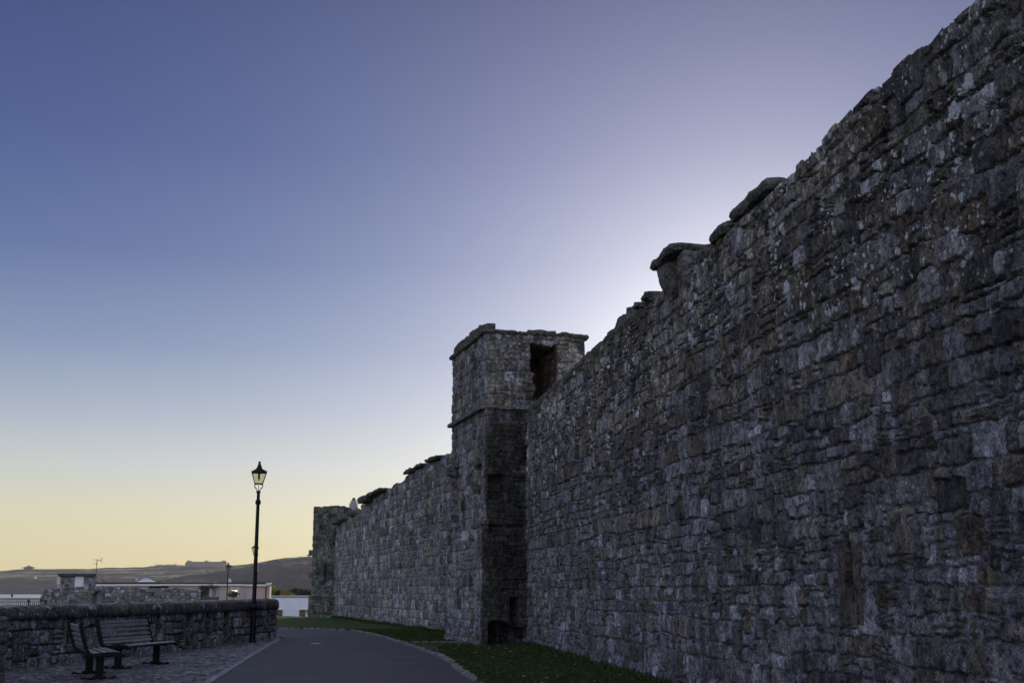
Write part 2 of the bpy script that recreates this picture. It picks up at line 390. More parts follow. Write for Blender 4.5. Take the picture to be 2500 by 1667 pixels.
def rough_block(mb, c, d, rz=0, amp=.02, seed=0, n=9, cell=.09, ry=0, rx=0, pw=8, taper=0):
    """a hewn stone: subdivided box with rounded arrises and a broken surface"""
    segs = [max(2, min(26, int(round(x/cell)))) for x in d]
    MM = Matrix.Translation(c) @ Matrix.Rotation(rz, 4, 'Z') @ Matrix.Rotation(ry, 4, 'Y') @ Matrix.Rotation(rx, 4, 'X')
    cache = {}
    def vert(i, j, k):
        key = (i, j, k)
        if key in cache: return cache[key]
        p = [2*i/segs[0]-1, 2*j/segs[1]-1, 2*k/segs[2]-1]
        s = sum(abs(q)**pw for q in p)**(-1/pw)
        p = [q*s for q in p]
        tp = 1+taper*p[2]
        q = Vector((p[0]*d[0]/2*tp, p[1]*d[1]/2*tp, p[2]*d[2]/2))
        w = MM @ q
        o = Vector((seed*3.7, seed*1.3, 0))
        nv = mn.noise_vector(w*3.5+o)*amp+mn.noise_vector(w*11+o)*amp*.5
        hd = w-Vector(c); hd.z = 0
        if hd.length > 1e-4: w = w+hd.normalized()*(mn.noise(Vector((seed*2.1, 0, w.z*26)))+.5*mn.noise(Vector((w.x*3, w.y*3, w.z*60))))*amp*.9
        w = w+nv+mn.noise_vector(w*32+o)*amp*.22
        cache[key] = mb.bm.verts.new(w)
        return cache[key]
    for ax in range(3):
        a, b = [x for x in range(3) if x != ax]
        for side in (0, segs[ax]):
            for i in range(segs[a]):
                for j in range(segs[b]):
                    vs = []
                    for (x, y) in ((i, j), (i+1, j), (i+1, j+1), (i, j+1)):
                        k = [0, 0, 0]; k[ax] = side; k[a] = x; k[b] = y; vs.append(vert(*k))
                    mb.bm.faces.new(vs)
    return mb

# ------------------------------------------------------------------ terrain
TP = [(-200, 0), (76, 0), (80, -.35), (85, -.6), (115, -1.3), (125, -2.2), (150, -3.9), (176, -4.2), (200, -7.0), (300, -11.5), (8000, -12)]
def terr(y): return np.interp(y, [p[0] for p in TP], [p[1] for p in TP])
def grass_mat(name, c1, c2, sc=3.0):
    m = bpy.data.materials.new(name); m.use_nodes = True; t = m.node_tree; b = t.nodes['Principled BSDF']; b.inputs['Roughness'].default_value = .9
    b.inputs['Specular IOR Level'].default_value = .2
    g = t.nodes.new('ShaderNodeNewGeometry')
    n = t.nodes.new('ShaderNodeTexNoise'); n.inputs['Scale'].default_value = sc; n.inputs['Detail'].default_value = 10; n.inputs['Roughness'].default_value = .7; t.links.new(g.outputs['Position'], n.inputs['Vector'])
    r = t.nodes.new('ShaderNodeValToRGB'); r.color_ramp.elements[0].position = .36; r.color_ramp.elements[0].color = (*c1, 1); r.color_ramp.elements[1].position = .66; r.color_ramp.elements[1].color = (*c2, 1)
    t.links.new(n.outputs[0], r.inputs[0]); t.links.new(r.outputs[0], b.inputs['Base Color'])
    n2 = t.nodes.new('ShaderNodeTexNoise'); n2.inputs['Scale'].default_value = 25; n2.inputs['Detail'].default_value = 6; t.links.new(g.outputs['Position'], n2.inputs['Vector'])
    bp = t.nodes.new('ShaderNodeBump'); bp.inputs['Distance'].default_value = .06; t.links.new(n2.outputs[0], bp.inputs['Height']); t.links.new(bp.outputs[0], b.inputs['Normal'])
    return m
M['lawn'] = grass_mat('lawn_grass', (.026, .043, .013), (.064, .102, .027))
M['soil'] = grass_mat('rough_ground', (.05, .055, .03), (.09, .1, .05), .2)
ys = np.concatenate([np.linspace(-120, 60, 19), np.linspace(70, 320, 60), np.linspace(400, 5800, 20)]); xs = np.concatenate([np.linspace(-5800, -300, 12), np.linspace(-250, 250, 41), np.linspace(300, 5800, 12)])
X, Y = np.meshgrid(xs, ys); tag(grid_mesh('ground', np.stack([X, Y, terr(Y)-.12+.0*X], -1), M['soil']), None, None, kind='structure')

PATH = [(-2.4, 3), (-5, 21.2), (-6.1, 30), (-7.25, 39.5), (-7.55, 41.8), (-8.6, 43.6), (-12, 44.8), (-30, 46.5), (-30, 55.5), (-14, 52.6), (-9.6, 51.6), (-7.4, 50.6), (-6.1, 48.8), (-4.5, 43), (-2.95, 36), (-1.6, 29.3), (-.58, 21.2), (1.9, 3)]
def pip(X, Y, poly):
    ins = np.zeros(X.shape, bool); n = len(poly)
    for i in range(n):
        x0, y0 = poly[i]; x1, y1 = poly[(i+1) % n]
        c = ((y0 > Y) != (y1 > Y)) & (X < (x1-x0)*(Y-y0)/((y1-y0) or 1e-9)+x0); ins ^= c
    return ins
PAVE = [(-2.4, 3), (-5, 21.2), (-6.1, 30), (-7.25, 39.5), (-7.55, 41.8), (-8.6, 43.0), (-13, 44), (-13, 3)]
xs = np.arange(-32, 8, .11); ys = np.concatenate([np.arange(2, 60, .11), np.arange(60, 92, .3)])
X, Y = np.meshgrid(xs, ys)
ins = pip(X, Y, PATH) | pip(X, Y, PAVE)
bank = np.clip((X+6-(-.29*(Y-45.7)))/8, 0, 1)*0
Z = np.where(ins, -.06, .035+.05*fbm(X*.5, Y*.5, 3, 4)+.02*fbm(X*3, Y*3, 4, 3))+terr(Y)
LAWN_Z = lambda x, y: float(.035+.05*fbm(np.array([x*.5]), np.array([y*.5]), 3, 4)[0]+.02*fbm(np.array([x*3.]), np.array([y*3.]), 4, 3)[0]+terr(y))
tag(grid_mesh('lawn', np.stack([X, Y, Z], -1), M['lawn'], smooth=True), None, None, kind='structure')

# asphalt path sheet
def path_mat():
    m = bpy.data.materials.new('path_asphalt'); m.use_nodes = True; t = m.node_tree; b = t.nodes['Principled BSDF']; b.inputs['Roughness'].default_value = .75
    g = t.nodes.new('ShaderNodeNewGeometry'); K = t.links.new
    def N(s, d=8): 
        n = t.nodes.new('ShaderNodeTexNoise'); n.inputs['Scale'].default_value = s; n.inputs['Detail'].default_value = d; n.inputs['Roughness'].default_value = .7; K(g.outputs['Position'], n.inputs['Vector']); return n.outputs[0]
    r = t.nodes.new('ShaderNodeValToRGB'); r.color_ramp.elements[0].position = .3; r.color_ramp.elements[0].color = (.036, .034, .045, 1); r.color_ramp.elements[1].position = .7; r.color_ramp.elements[1].color = (.070, .066, .082, 1); K(N(.45, 12), r.inputs[0])
    r2 = t.nodes.new('ShaderNodeValToRGB'); r2.color_ramp.elements[0].position = .35; r2.color_ramp.elements[0].color = (.45, .45, .45, 1); r2.color_ramp.elements[1].position = .7; r2.color_ramp.elements[1].color = (1.7, 1.7, 1.7, 1); K(N(60, 3), r2.inputs[0])
    mx = t.nodes.new('ShaderNodeMixRGB'); mx.blend_type = 'MULTIPLY'; mx.inputs[0].default_value = 1; K(r.outputs[0], mx.inputs[1]); K(r2.outputs[0], mx.inputs[2]); K(mx.outputs[0], b.inputs['Base Color'])
    bp = t.nodes.new('ShaderNodeBump'); bp.inputs['Distance'].default_value = .012; K(N(80, 4), bp.inputs['Height']); K(bp.outputs[0], b.inputs['Normal'])
    return m
M['path'] = path_mat()
bm = bmesh.new(); vs = [bm.verts.new((x, y, .012)) for x, y in PATH]; f = bm.faces.new(vs); bmesh.ops.triangulate(bm, faces=[f]); me = bpy.data.meshes.new('path'); bm.to_mesh(me); bm.free()
tag(link_mesh('path', me, M['path']), None, None, kind='structure')

# sett paving between the parapet and the path
rng = np.random.default_rng(21)
def kerbx(y): return np.interp(y, [3, 21.2, 30, 39.5, 41.8, 44], [-2.4, -5, -6.1, -7.25, -7.55, -8.6])
def lowx(y): return np.interp(y, [3, 24.4, 41.2, 45], [-12.5, -9.84, -7.7, -7.3])
u = np.arange(-10.6, -4.2, .028); v = np.concatenate([np.arange(12, 19, .2), np.arange(19, 43, .045)])
base, big = layout(rng, -10.8, -4.0, 12, 43, lambda a, b: (1, 3, 0, 4, .8, 0, 0, 2), hb=(.26, .34), asp=(.45, .7), merge=0, split=0, gap=.016, proj=(.014, .03))
U, V, H, C = paint(u, v, base, big, mortar=(.03, .03, .03), warp=2.4, rough=.35, mort_lvl=-.004, flush=.002, edge=.03, seed=40)
C *= .5; P = np.stack([U, V, .012+H], -1)
keep = (U < kerbx(V)-.16)[:-1, :-1]
tag(grid_mesh('paving', P, M['sett'], col=C, keep=keep), None, None, kind='structure')
# pale kerb of flat stones along the path
mb = MB(); random.seed(4); y = 14.0
while y < 40.4:
    l = random.uniform(.28, .6); x = float(kerbx(y+l/2)); a = math.atan2(float(kerbx(y+l)-kerbx(y)), l)
    rough_block(mb, (x-.07+random.uniform(-.01, .01), y+l/2, .002+random.uniform(-.004, .006)), (.15, l-.02, .07), -a, .006, y, cell=.08)
    y += l
tag(mb.build('kerb', mat('pale_kerb_stone', (.17, .17, .195), .7, 3, .4, bump=.01, bump_scale=30)), None, None, kind='structure')
mb = MB(); RE = [(1.9, 3), (-.58, 21.2), (-1.6, 29.3), (-2.95, 36), (-4.5, 43), (-6.1, 48.8), (-7.4, 50.6), (-9.6, 51.6)]
for (x0, y0), (x1, y1) in zip(RE[1:], RE[2:]):
    d = Vector((x1-x0, y1-y0)); n = int(d.length/.28)
    for k in range(n):
        if random.random() < .12: continue
        t = (k+.5)/n; a = math.atan2(-d.x, d.y)
        rough_block(mb, (x0+d.x*t+random.uniform(-.03, .05), y0+d.y*t, .015+random.uniform(-.01, .012)), (random.uniform(.1, .17), .25*random.uniform(.7, 1), .09), a+random.uniform(-.1, .1), .012, k, cell=.08)
tag(mb.build('path_edging', mat('worn_edging_stone', (.17, .165, .17), .8, 4, .45, bump=.02, bump_scale=30)), None, None, kind='structure')

# grass blades over the lawn
def blades(n, rng, region, size):
    Vv = []; Ff = []
    k = 0
    while k < n:
        yv = rng.uniform(*region[1]); xv = rng.uniform(*region[0])
        if not okl(xv, yv): continue
        z = LAWN_Z(xv, yv)-.01; h = rng.uniform(*size); a = rng.uniform(0, math.pi); w = h*.22
        dx, dy = math.cos(a)*w, math.sin(a)*w; lx, ly = rng.normal(0, .35*h), rng.normal(0, .35*h)
        i = len(Vv); Vv += [(xv-dx, yv-dy, z), (xv+dx, yv+dy, z), (xv+lx, yv+ly, z+h)]; Ff.append((i, i+1, i+2)); k += 1
    return Vv, Ff
def okl(x, y):
    r = float(np.interp(y, [p[1] for p in RE], [p[0] for p in RE]))
    w = 5.564-.1457*y if y < 37 else -2.37-.29*(y-45.7)
    return r+.08 < x < w-.02 and x/y > -.3
rg = np.random.default_rng(8)
A, B = blades(26000, rg, ((-2, 3), (19, 36)), (.03, .075)); A2, B2 = blades(9000, rg, ((-8, -.5), (36, 50)), (.04, .09))
B2 = [tuple(i+len(A) for i in f) for f in B2]
okl_ = okl
def okl(x, y):
    w = 5.564-.1457*y if y < 34.5 else -2.37-.29*(y-45.7)
    return w-.22 < x < w+.02 and (y < 34.5 or y > 39.5) and rg.random() < .5+.5*float(vn(np.array([y*1.5]), np.array([0.]), 6)[0])
A3, B3 = blades(7000, rg, ((-12, 3), (19, 73)), (.06, .17))
B3 = [tuple(i+len(A)+len(A2) for i in f) for f in B3]; A2 = A2+A3; B2 = B2+B3; okl = okl_
me = bpy.data.meshes.new('grass'); me.from_pydata(A+A2, [], B+B2)
tag(link_mesh('grass', me, M['lawn']), 'short tufts of grass on the lawn at the foot of the castle wall', 'grass', kind='stuff')
# fallen leaves and stones on the grass
Vv = []; Ff = []
for k in range(160):
    y = rg.uniform(19.5, 36); x = rg.uniform(-2, 3)
    if not okl(x, y): continue
    z = LAWN_Z(x, y)+.035; s = rg.uniform(.02, .05); a = rg.uniform(0, 6.28); i = len(Vv)
    for q in range(5): Vv.append((x+s*math.cos(a+q*1.257)*(1.4 if q == 0 else .8), y+s*math.sin(a+q*1.257), z+rg.uniform(0, .02)))
    Ff.append(tuple(range(i, i+5)))
me = bpy.data.meshes.new('fallen_leaves'); me.from_pydata(Vv, [], Ff)
tag(link_mesh('fallen_leaves', me, mat('dry_leaf', (.2, .18, .14), .8, 20, .3)), 'fallen dry leaves scattered over the lawn beside the castle wall', 'leaves', kind='stuff')
# drain plate in the path and stepping stones
p = at(771, 1571, 36.9); mb = MB(); mb.box((0, 0, .004), (.24, .45, .014), bev=.003); mb.box((0, 0, .012), (.16, .3, .006))
tag(mb.build('drain_cover', mat('pale_iron', (.35, .34, .38), .5, 10, .2)), 'small pale metal drain cover set in the asphalt path', 'drain cover'); bpy.data.objects['drain_cover'].location = (p.x, 36.9, .013)
for k in range(7):
    t = k/6; x = -2.75+t*1.45; y = 36.0-.1*t
    mb = MB(); rough_block(mb, (0, 0, 0), (.17, .5, .08), 0, .015, k, cell=.07)
    o = mb.build('step_stone', M['stonegrey']); o.location = (x, y+.2, .07); o.rotation_euler.z = .25+random.uniform(-.1, .1)
    tag(o, 'narrow pale stone in the row of setts crossing the lawn from path to tower', 'stone', 'row of setts across the lawn')

# ------------------------------------------------------------------ castle
def wallgrid(name, matr, u, v, pos, nrmf, H, C, parent, top=None, thick=1.0, off=None, cap=.55):
    """pos(u)->(x, y) arrays, nrmf(u)->(nx, ny); rows above top(u) fold back over the wall head"""
    U, V = np.meshgrid(u, v); x, y = pos(U); nx, ny = nrmf(U)
    if top is None: Zz = V; back = 0*V
    else:
        T = top(u)[None, :]+0*V; e = np.maximum(V-T, 0); vm = v[-1]
        back = np.where(e > 0, thick*e/(vm-T+1e-6), 0); Zz = np.minimum(V, T)
    D = np.where(back > 0, 0, H); zz = Zz+np.where(back > 0, H*1.2+.05*fbm(U*3, back*3, 77, 3)*np.minimum(1, back*4), 0)
    P = np.stack([x+nx*(D-back), y+ny*(D-back), zz], -1)
    if top is not None:   # rear skin
        tail = P[-1:].copy(); rows = [tail]
        for k in (0.66, 0.33, 0.0):
            r = tail.copy(); r[..., 2] = tail[..., 2]*k-.1; rows.append(r)
        P = np.concatenate([P]+rows[1:], 0); C = np.concatenate([C]+[C[-1:]]*3, 0)
    return grid_mesh(name, P, matr, parent, col=C, off=off)

# --- main curtain wall
K1 = -.1457
TOP = [(-6, 6.55), (10, 6.53), (10.5, 6.56), (11.7, 6.59), (12.6, 6.61), (13.3, 6.58), (14.0, 6.53), (14.85, 6.50), (15.0, 6.5), (38, 6.47)]
def top_main(y):
    b = np.interp(y, [p[0] for p in TOP], [p[1] for p in TOP])
    blk = _T[(np.floor(y/.27).astype(int)) & 255, 3]*.05-.025
    blk2 = _T[(np.floor(y/.6+.3).astype(int)) & 255, 7]*.05-.025
    j = np.where(y < 15, blk+blk2, 0)
    return b+j+.018*vn(y*6, y*0, 3)+.012*vn(y*17, y*0, 4)
rng = np.random.default_rng(3)
def zmain(cx, cy):
    lowb = 1/(1+math.exp((cy-3.0-.25*math.sin(cx))*1.6))
    return (3.6-1.9*lowb, 3.0-1.7*lowb, .30*(cx < 16 and cy > 3)+.10, 2.6+1.2*lowb, .55+1.0*lowb, .8, .45, .8+2.2*lowb)
us = [-6.0]
while us[-1] < 36.0:
    y = us[-1]
    us.append(y+(.07 if y < 8 else float(np.clip(.0000105*y*y*8, .0075, .034))))
u = np.array(us); v = np.concatenate([np.arange(-.1, .6, .03), np.arange(.6, 6.86, .0125), 6.9+np.linspace(0, .5, 14)])
base, big = layout(rng, -6, 37, -.1, 7.5, zmain, hb=(.13, .40), asp=(.4, 2.1), merge=.62, split=.34, clus=.30, proj=(.014, .062))
U, V, H, C = paint(u, v, base, big, seed=1, warp=1.7, mortar_fn=lambda U, V: .020*np.clip((3.8-V)/2, 0, 1)*.6-.012+.016*fbm(U*1.6, V*1.6, 95, 3), edge=.018, mortar=(.23, .235, .275))
# arrow loops with their dressed stones
def loop(u0, z0, z1, w=.10):
    m = (np.abs(U-u0) < .30) & (V > z0-.22) & (V < z1-.18); C[m] = np.array((.13, .112, .095))*(1+.2*fbm(U*6, V*6, 9, 3)[m])[..., None]; H[m] = .035+.006*fbm(U*9, V*9, 8, 3)[m]
    e = (np.abs(np.abs(U-u0)-.30) < .015) & (V > z0-.22) & (V < z1-.18); H[e] = -.02
    hw = w*(.55+.6*np.clip((z1-V)/(z1-z0), 0, 1))
    s = (np.abs(U-u0-.012*np.sin(V*9)) < hw) & (V > z0) & (V < z1); H[s] = -.8
loop(13.32, 1.38, 2.2); loop(26.3, 1.75, 2.6, .09)
feature(U, V, H, C, 15.15, 15.32, 3.02, 3.12, .14); feature(U, V, H, C, 18.2, 18.36, 2.2, 2.33, .1); feature(U, V, H, C, 12.1, 12.24, .98, 1.1, .1)
feature(U, V, H, C, 20.9, 21.05, 3.7, 3.78, .1)
# masonry runs on irregular near the foot: slight batter
H += .05*np.clip(.35-V, 0, .35)/.35
# cream lime crust bleached over some stones of the upper courses
cr_ = np.clip(fbm(U*.9, V*1.1, 151, 3)*2.2+.1, 0, 1)*np.clip((V-4.2)/1.2, 0, 1)*np.clip(fbm(U*7, V*7, 152, 4)*3+.4, 0, 1)
C = (C*(1-.75*cr_[..., None])+np.array((.58, .56, .48))*.75*cr_[..., None])
up_ = np.clip((V-3.2)/1.2, 0, 1)[..., None]; C = C*(up_*np.array((.90, .89, .86))+(1-up_)*np.array((.99, 1.0, 1.04)))
CW = (5.564-.1457*20, 20, 0)
cw = empty('castle_wall', CW); tag(cw, 'high rough castle wall filling the right side, ending at the square tower', 'wall')
nl = math.hypot(1, K1)
wallgrid('masonry', M['wall'], u, v, lambda U: (5.564+K1*U, U), lambda U: (np.full(U.shape, -1/nl), np.full(U.shape, K1/nl)), H, C, cw, top=top_main, thick=1.1, off=CW)
ANG = math.atan(-K1)   # rotation of wall-aligned blocks about z
def wp(Y, out_=0, z=0): return Vector((5.564+K1*Y-out_/nl, Y+out_*K1/nl, z))
def coping(Y0, Y1, z, th, proj, depth, name='coping_stone', amp=.02, seed=0, mt='coping', step=(.7, 1.2), drop=0.0, par=None):
    y = Y0; k = 0
    while y < Y1-.1:
        l = min(random.uniform(*step), Y1-y)
        if random.random() >= drop:
            mb = MB(); zz = z+random.uniform(-.02, .025); c = wp(y+l/2, proj-depth/2, zz+th/2)
            rough_block(mb, c, (depth, l-.015, th*random.uniform(.9, 1.1)), ANG, amp, seed+k, ry=random.uniform(-.03, .03), rx=random.uniform(-.015, .015))
            mb.build(name, M[mt], cw, off=CW)
        y += l; k += 1
random.seed(9)
coping(21.3, 34.9, 6.45, .19, .07, .7, step=(.8, 1.5))
coping(17.75, 18.5, 6.46, .17, .07, .7, step=(1.2, 1.8), seed=3); coping(16.75, 17.72, 6.52, .17, .09, .7, seed=20, step=(1.2, 1.4))
coping(15.05, 16.7, 6.57, .16, .12, .8, seed=30, step=(1.8, 2), amp=.03)
for (Y, l, h, s) in ((23.2, .75, .3, 2), (24.1, .7, .27, 4), (24.95, .55, .17, 6), (22.1, .5, .1, 8)):
    mb = MB(); rough_block(mb, wp(Y, -.35, 6.64+h/2), (.5, l, h), ANG+.05, .05, s); mb.build('broken_block', M['coping'], cw, off=CW)
for k in range(40):   # ragged stones on the wall head of the near stretch
    Y = 8.2+k*.18+random.uniform(-.05, .05)
    if Y > 14.9: continue
    mb = MB(); rough_block(mb, wp(Y, -.22, float(top_main(np.array([Y]))[0])+.01), (.42, random.uniform(.18, .42), random.uniform(.035, .075)), ANG+random.uniform(-.08, .08), .02, k, cell=.06); mb.build('wall_head_stone', M['coping'], cw, off=CW)
for k in range(9):
    Y = 21.0+k*.11; mb = MB(); rough_block(mb, wp(Y, random.uniform(-.2, .02), 6.5+random.uniform(0, .12)), (.35, random.uniform(.12, .3), random.uniform(.05, .12)), ANG+random.uniform(-.3, .3), .04, k+50, cell=.06); mb.build('wall_head_stone', M['coping'], cw, off=CW)
# two corbels carrying a broken slab
def corbel(Y, L_, H_, out_, ztop, seed, mt='stonegrey'):
    mb = MB(); n = 14; rows = []
    for i in range(13):
        t = i/12; prof = (math.sin(min(1, t*1.35)*math.pi/2)**.75); o_ = out_*prof; z = ztop-H_+H_*t; row = []
        for j in range(n+1):
            a = math.pi*j/n; ca, sa = math.cos(a), math.sin(a)
            ex = .45; yy = Y+L_/2*math.copysign(abs(ca)**ex, ca)*(.62+.38*prof); oo = o_*abs(sa)**ex-.06
            w = wp(yy, oo, z); w = w+mn.noise_vector(w*5+Vector((seed, 0, 0)))*.035+mn.noise_vector(w*16)*.022+mn.noise_vector(w*40)*.008
            row.append(mb.bm.verts.new(w))
        rows.append(row)
    for a, b in zip(rows, rows[1:]):
        for j in range(n): mb.bm.faces.new((a[j], a[j+1], b[j+1], b[j]))
    mb.bm.faces.new(rows[0]); mb.bm.faces.new(rows[-1][::-1])
    mb.build('corbel', M[mt], cw, off=CW)
corbel(19.62, .66, .60, .33, 6.78, 1); corbel(18.85, .36, .54, .22, 6.66, 5)
mb = MB(); rough_block(mb, wp(19.35, -.13, 6.83), (1.02, 1.45, .12), ANG, .035, 7, ry=-.04, cell=.06); mb.build('corbel_slab', M['coping'], cw, off=CW)
mb = MB(); rough_block(mb, wp(18.85, -.12, 6.70), (.6, .4, .14), ANG, .02, 9); mb.build('corbel_cap', M['stonegrey'], cw, off=CW)

# --- big tower
A_ = np.array((-.73, 34.9)); sv = np.array((-.267, .9637)); fv = np.array((.9637, .267)); LS, LF = 4.45, 3.0
B_ = A_+sv*LS; D_ = A_+fv*LF; C_ = B_+fv*LF
poly = [B_, A_, D_, C_, B_]; cum = [0, LS, LS+LF, 2*LS+LF, 2*LS+2*LF]
def tpos(U):
    return np.interp(U, cum, [p[0] for p in poly]), np.interp(U, cum, [p[1] for p in poly])
nn = [-fv, -sv, fv, sv]
def tn(U):
    nx = np.zeros(U.shape); ny = np.zeros(U.shape)
    for k in range(4):
        m = (U >= cum[k]) & (U <= cum[k+1]); nx[m] = nn[k][0]; ny[m] = nn[k][1]
    for k in range(5):
        m = np.abs(U-cum[k]) < 1e-6; q = nn[(k-1) % 4]+nn[k % 4]; nx[m] = q[0]; ny[m] = q[1]
    return nx, ny
u = np.unique(np.round(np.concatenate([np.arange(0, LS, .03), np.arange(LS, LS+LF, .018), np.linspace(LS+LF, cum[4], 60), cum]), 5)); v = np.concatenate([np.arange(-.1, 8.86, .022), [8.87]])
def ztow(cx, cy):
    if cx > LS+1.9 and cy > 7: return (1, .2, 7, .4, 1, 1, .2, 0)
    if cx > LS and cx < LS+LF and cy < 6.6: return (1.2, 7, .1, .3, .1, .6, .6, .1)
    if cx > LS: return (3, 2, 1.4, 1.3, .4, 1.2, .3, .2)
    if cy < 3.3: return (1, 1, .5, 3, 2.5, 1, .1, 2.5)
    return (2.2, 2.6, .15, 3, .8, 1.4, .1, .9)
base = []; big = []
for k, (a, b) in enumerate(zip(cum, cum[1:])):
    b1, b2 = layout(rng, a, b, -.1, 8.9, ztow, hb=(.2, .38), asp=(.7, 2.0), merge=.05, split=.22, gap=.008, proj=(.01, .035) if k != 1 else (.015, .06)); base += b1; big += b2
qz = -.05; kq = 0
while qz < 8.7:   # interlocking cornerstones
    hq = rng.uniform(.26, .36); a_, b_ = ((.52, .26) if kq % 2 else (.28, .5))
    for (e0, e1) in ((LS-a_, LS-.004), (LS+.004, LS+b_)):
        cq = np.array(PAL['grey' if e0 < LS else 'brown'])*rng.uniform(.75, 1.25)
        big.append(((e0+e1)/2, qz+hq/2, (e1-e0)/2-.004, hq/2-.008, 0, .028, cq, .25, 0, 0, 0))
    qz += hq; kq += 1
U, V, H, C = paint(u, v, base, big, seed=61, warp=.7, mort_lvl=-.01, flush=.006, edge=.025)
H += .10*(V < 3.28)+.14*np.clip(.8-V, 0, 1)**2*(U < LS)*np.clip((LS-U)/2, .15, 1)
ft = lambda u0, u1, v0, v1, d: feature(U, V, H, C, u0, u1, v0, v1, d)
ft(2.1, 2.2, 7.88, 8.56, .35); ft(1.66, 1.84, 3.45, 4.4, .4); ft(.06, 1.0, 3.45, 5.3, .34); ft(3.1, 3.95, 3.85, 5.1, .34); ft(4.12, 4.3, 3.45, 5.5, .12); ft(2.2, 2.9, 3.45, 4.9, .07)
ft(.45, .62, .35, 1.1, .2); ft(1.6, 1.72, .5, 1.6, .12); ft(3.0, 3.08, 1.4, 2.3, .08)
ft(LS+.05, LS+.55, 4.05, 4.75, .22); ft(LS+.05, LS+1.1, 3.0, 3.35, .16); ft(LS+.1, LS+1.2, 0, .42, .7); ft(LS+.65, LS+.92, .4, 1.35, .6)
m = (U > LS+.05) & (U < LS+1.15) & (V > 0) & (V < .62+.1*np.sin((U-LS)*5)); H[m] = np.minimum(H[m], -.55)
# doorway from the wall walk, broken edges
uu = U-LS; jag = .06*vn(V*5, V*0, 2)+.04*vn(V*11, V*0, 6)
m = (uu > 1.36+jag-.28*(V < 7.9)*0+.10*(V < 7.75)-.05) & (uu < 2.14+.05*vn(V*4, V*0, 9)) & (V > 6.9) & (V < 8.58+.04*vn(U*9, U*0, 4)); H[m] = -2.2; C[m] = np.array((.13, .085, .06))
edge_ = m & ~(np.roll(m, 1, 1) & np.roll(m, -1, 1) & np.roll(m, 1, 0) & np.roll(m, -1, 0)); H[edge_] = -.14
# ragged black crust streaks on the return face, its shade painted in with them
stain_shade = np.clip(1.15+1.7*fbm(U*2.6, V*.45, 171, 4)-np.clip((V-5.9)/1.0+.5*vn(U*6, V*0, 12), 0, 9), 0, 1)*((uu > -.02-.10*np.abs(vn(V*3, V*0, 13))) & (uu < 2.9))
C = C*(1-.80*stain_shade[..., None])+np.array((.022, .022, .020))*.80*stain_shade[..., None]
tw = empty('castle_tower', (A_[0], A_[1], 0)); TW = (A_[0], A_[1], 0)
tag(tw, 'square stone tower with a dark broken doorway at the top, beside the castle wall', 'tower')
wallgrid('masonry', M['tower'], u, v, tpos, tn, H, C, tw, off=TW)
mb = MB(); c = (A_+C_)/2; mb.box((c[0], c[1], 8.8), (LF-.1, LS-.1, .1), math.atan2(fv[1], fv[0])); mb.build('roof', M['coping'], tw, off=TW)
TA = math.atan2(fv[1], fv[0])
def tp(s, f, z): q = A_+sv*s+fv*f; return Vector((q[0], q[1], z))
random.seed(12)
for f0, f1, z, th in ((-.14, .95, 8.90, .12), (.95, 1.25, 8.89, .10), (1.25, 2.15, 8.93, .16), (2.15, 3.14, 8.90, .14)):
    mb = MB(); rough_block(mb, tp(.35, (f0+f1)/2, z), (f1-f0, .95, th), TA, .035, f0, cell=.07, ry=.01 if f0 < 2 else .05); mb.build('roof_slab', M['coping'], tw, off=TW)
for k in range(4):
    s0 = .85+k*.93; mb = MB(); rough_block(mb, tp(s0+.46, .25, 8.90), (.8, .92, .13), TA, .025, k+4, cell=.08); mb.build('roof_slab', M['coping'], tw, off=TW)
for s0, s1, h, sd_ in ((.0, .75, .2, 1), (.75, 1.5, .27, 2), (1.5, 2.1, .3, 3), (2.3, 3.3, .30, 4), (3.3, 4.2, .27, 5)):
    mb = MB(); rough_block(mb, tp((s0+s1)/2, .12, 8.96+h/2), (.32, s1-s0, h), TA, .035, sd_+20, cell=.07, rx=.0 if s0 < 3 else -.1); mb.build('parapet_stone', M['coping'], tw, off=TW)
for k in range(5):
    mb = MB(); rough_block(mb, tp(-.0+.45+k*.89, -.03, 6.68), (.3, .92, .11), TA, .015, k, cell=.09); mb.build('string_course', M['stonegrey'], tw, off=TW)
for k in range(2):
    mb = MB(); rough_block(mb, tp(-.02, .42+k*.8, 6.68), (.85, .26, .11), TA, .02, k+9, cell=.09); mb.build('string_course', M['stonegrey'], tw, off=TW)
for (s, f, z, d) in ((.95, -.04, 3.36, (.3, .5, .14)), (4.3, -.02, 3.42, (.3, .45, .14)), (4.25, -.05, 5.25, (.35, .3, .35)), (2.6, -.03, 4.55, (.2, .3, .12)), (.2, -.03, 3.4, (.25, .5, .12))):
    mb = MB(); rough_block(mb, tp(s, f, z), d, TA, .03, s, cell=.06); mb.build('bracket_stone', M['stonegrey'], tw, off=TW)

# --- far curtain wall
u = np.arange(39.4, 74.2, .055); v = np.concatenate([np.arange(-.1, 6.6, .032), 6.65+np.linspace(0, .5, 8)])
FT = [(39, 6.5), (49.7, 6.46), (53.1, 6.42), (53.6, 6.26), (58, 6.12), (62.7, 5.98), (64.6, 5.9), (64.9, 5.5), (68.9, 5.45), (74.6, 5.2)]
def top_far(y): return np.interp(y, [p[0] for p in FT], [p[1] for p in FT])+(_T[(np.floor(y/.5).astype(int)) & 255, 9]-.5)*.1+.02*vn(y*4, y*0, 3)
base, big = layout(rng, 39, 75, -.1, 7.3, lambda a, b: (2.2 if b > 3 else 1, 2 if b > 3 else 1, .6, 3, 1.6, 1.2, .1, 1.6), hb=(.2, .4), asp=(.6, 1.8), merge=.1, split=.3, proj=(.015, .06))
U, V, H, C = paint(u, v, base, big, seed=90, warp=1.2, edge=.05)
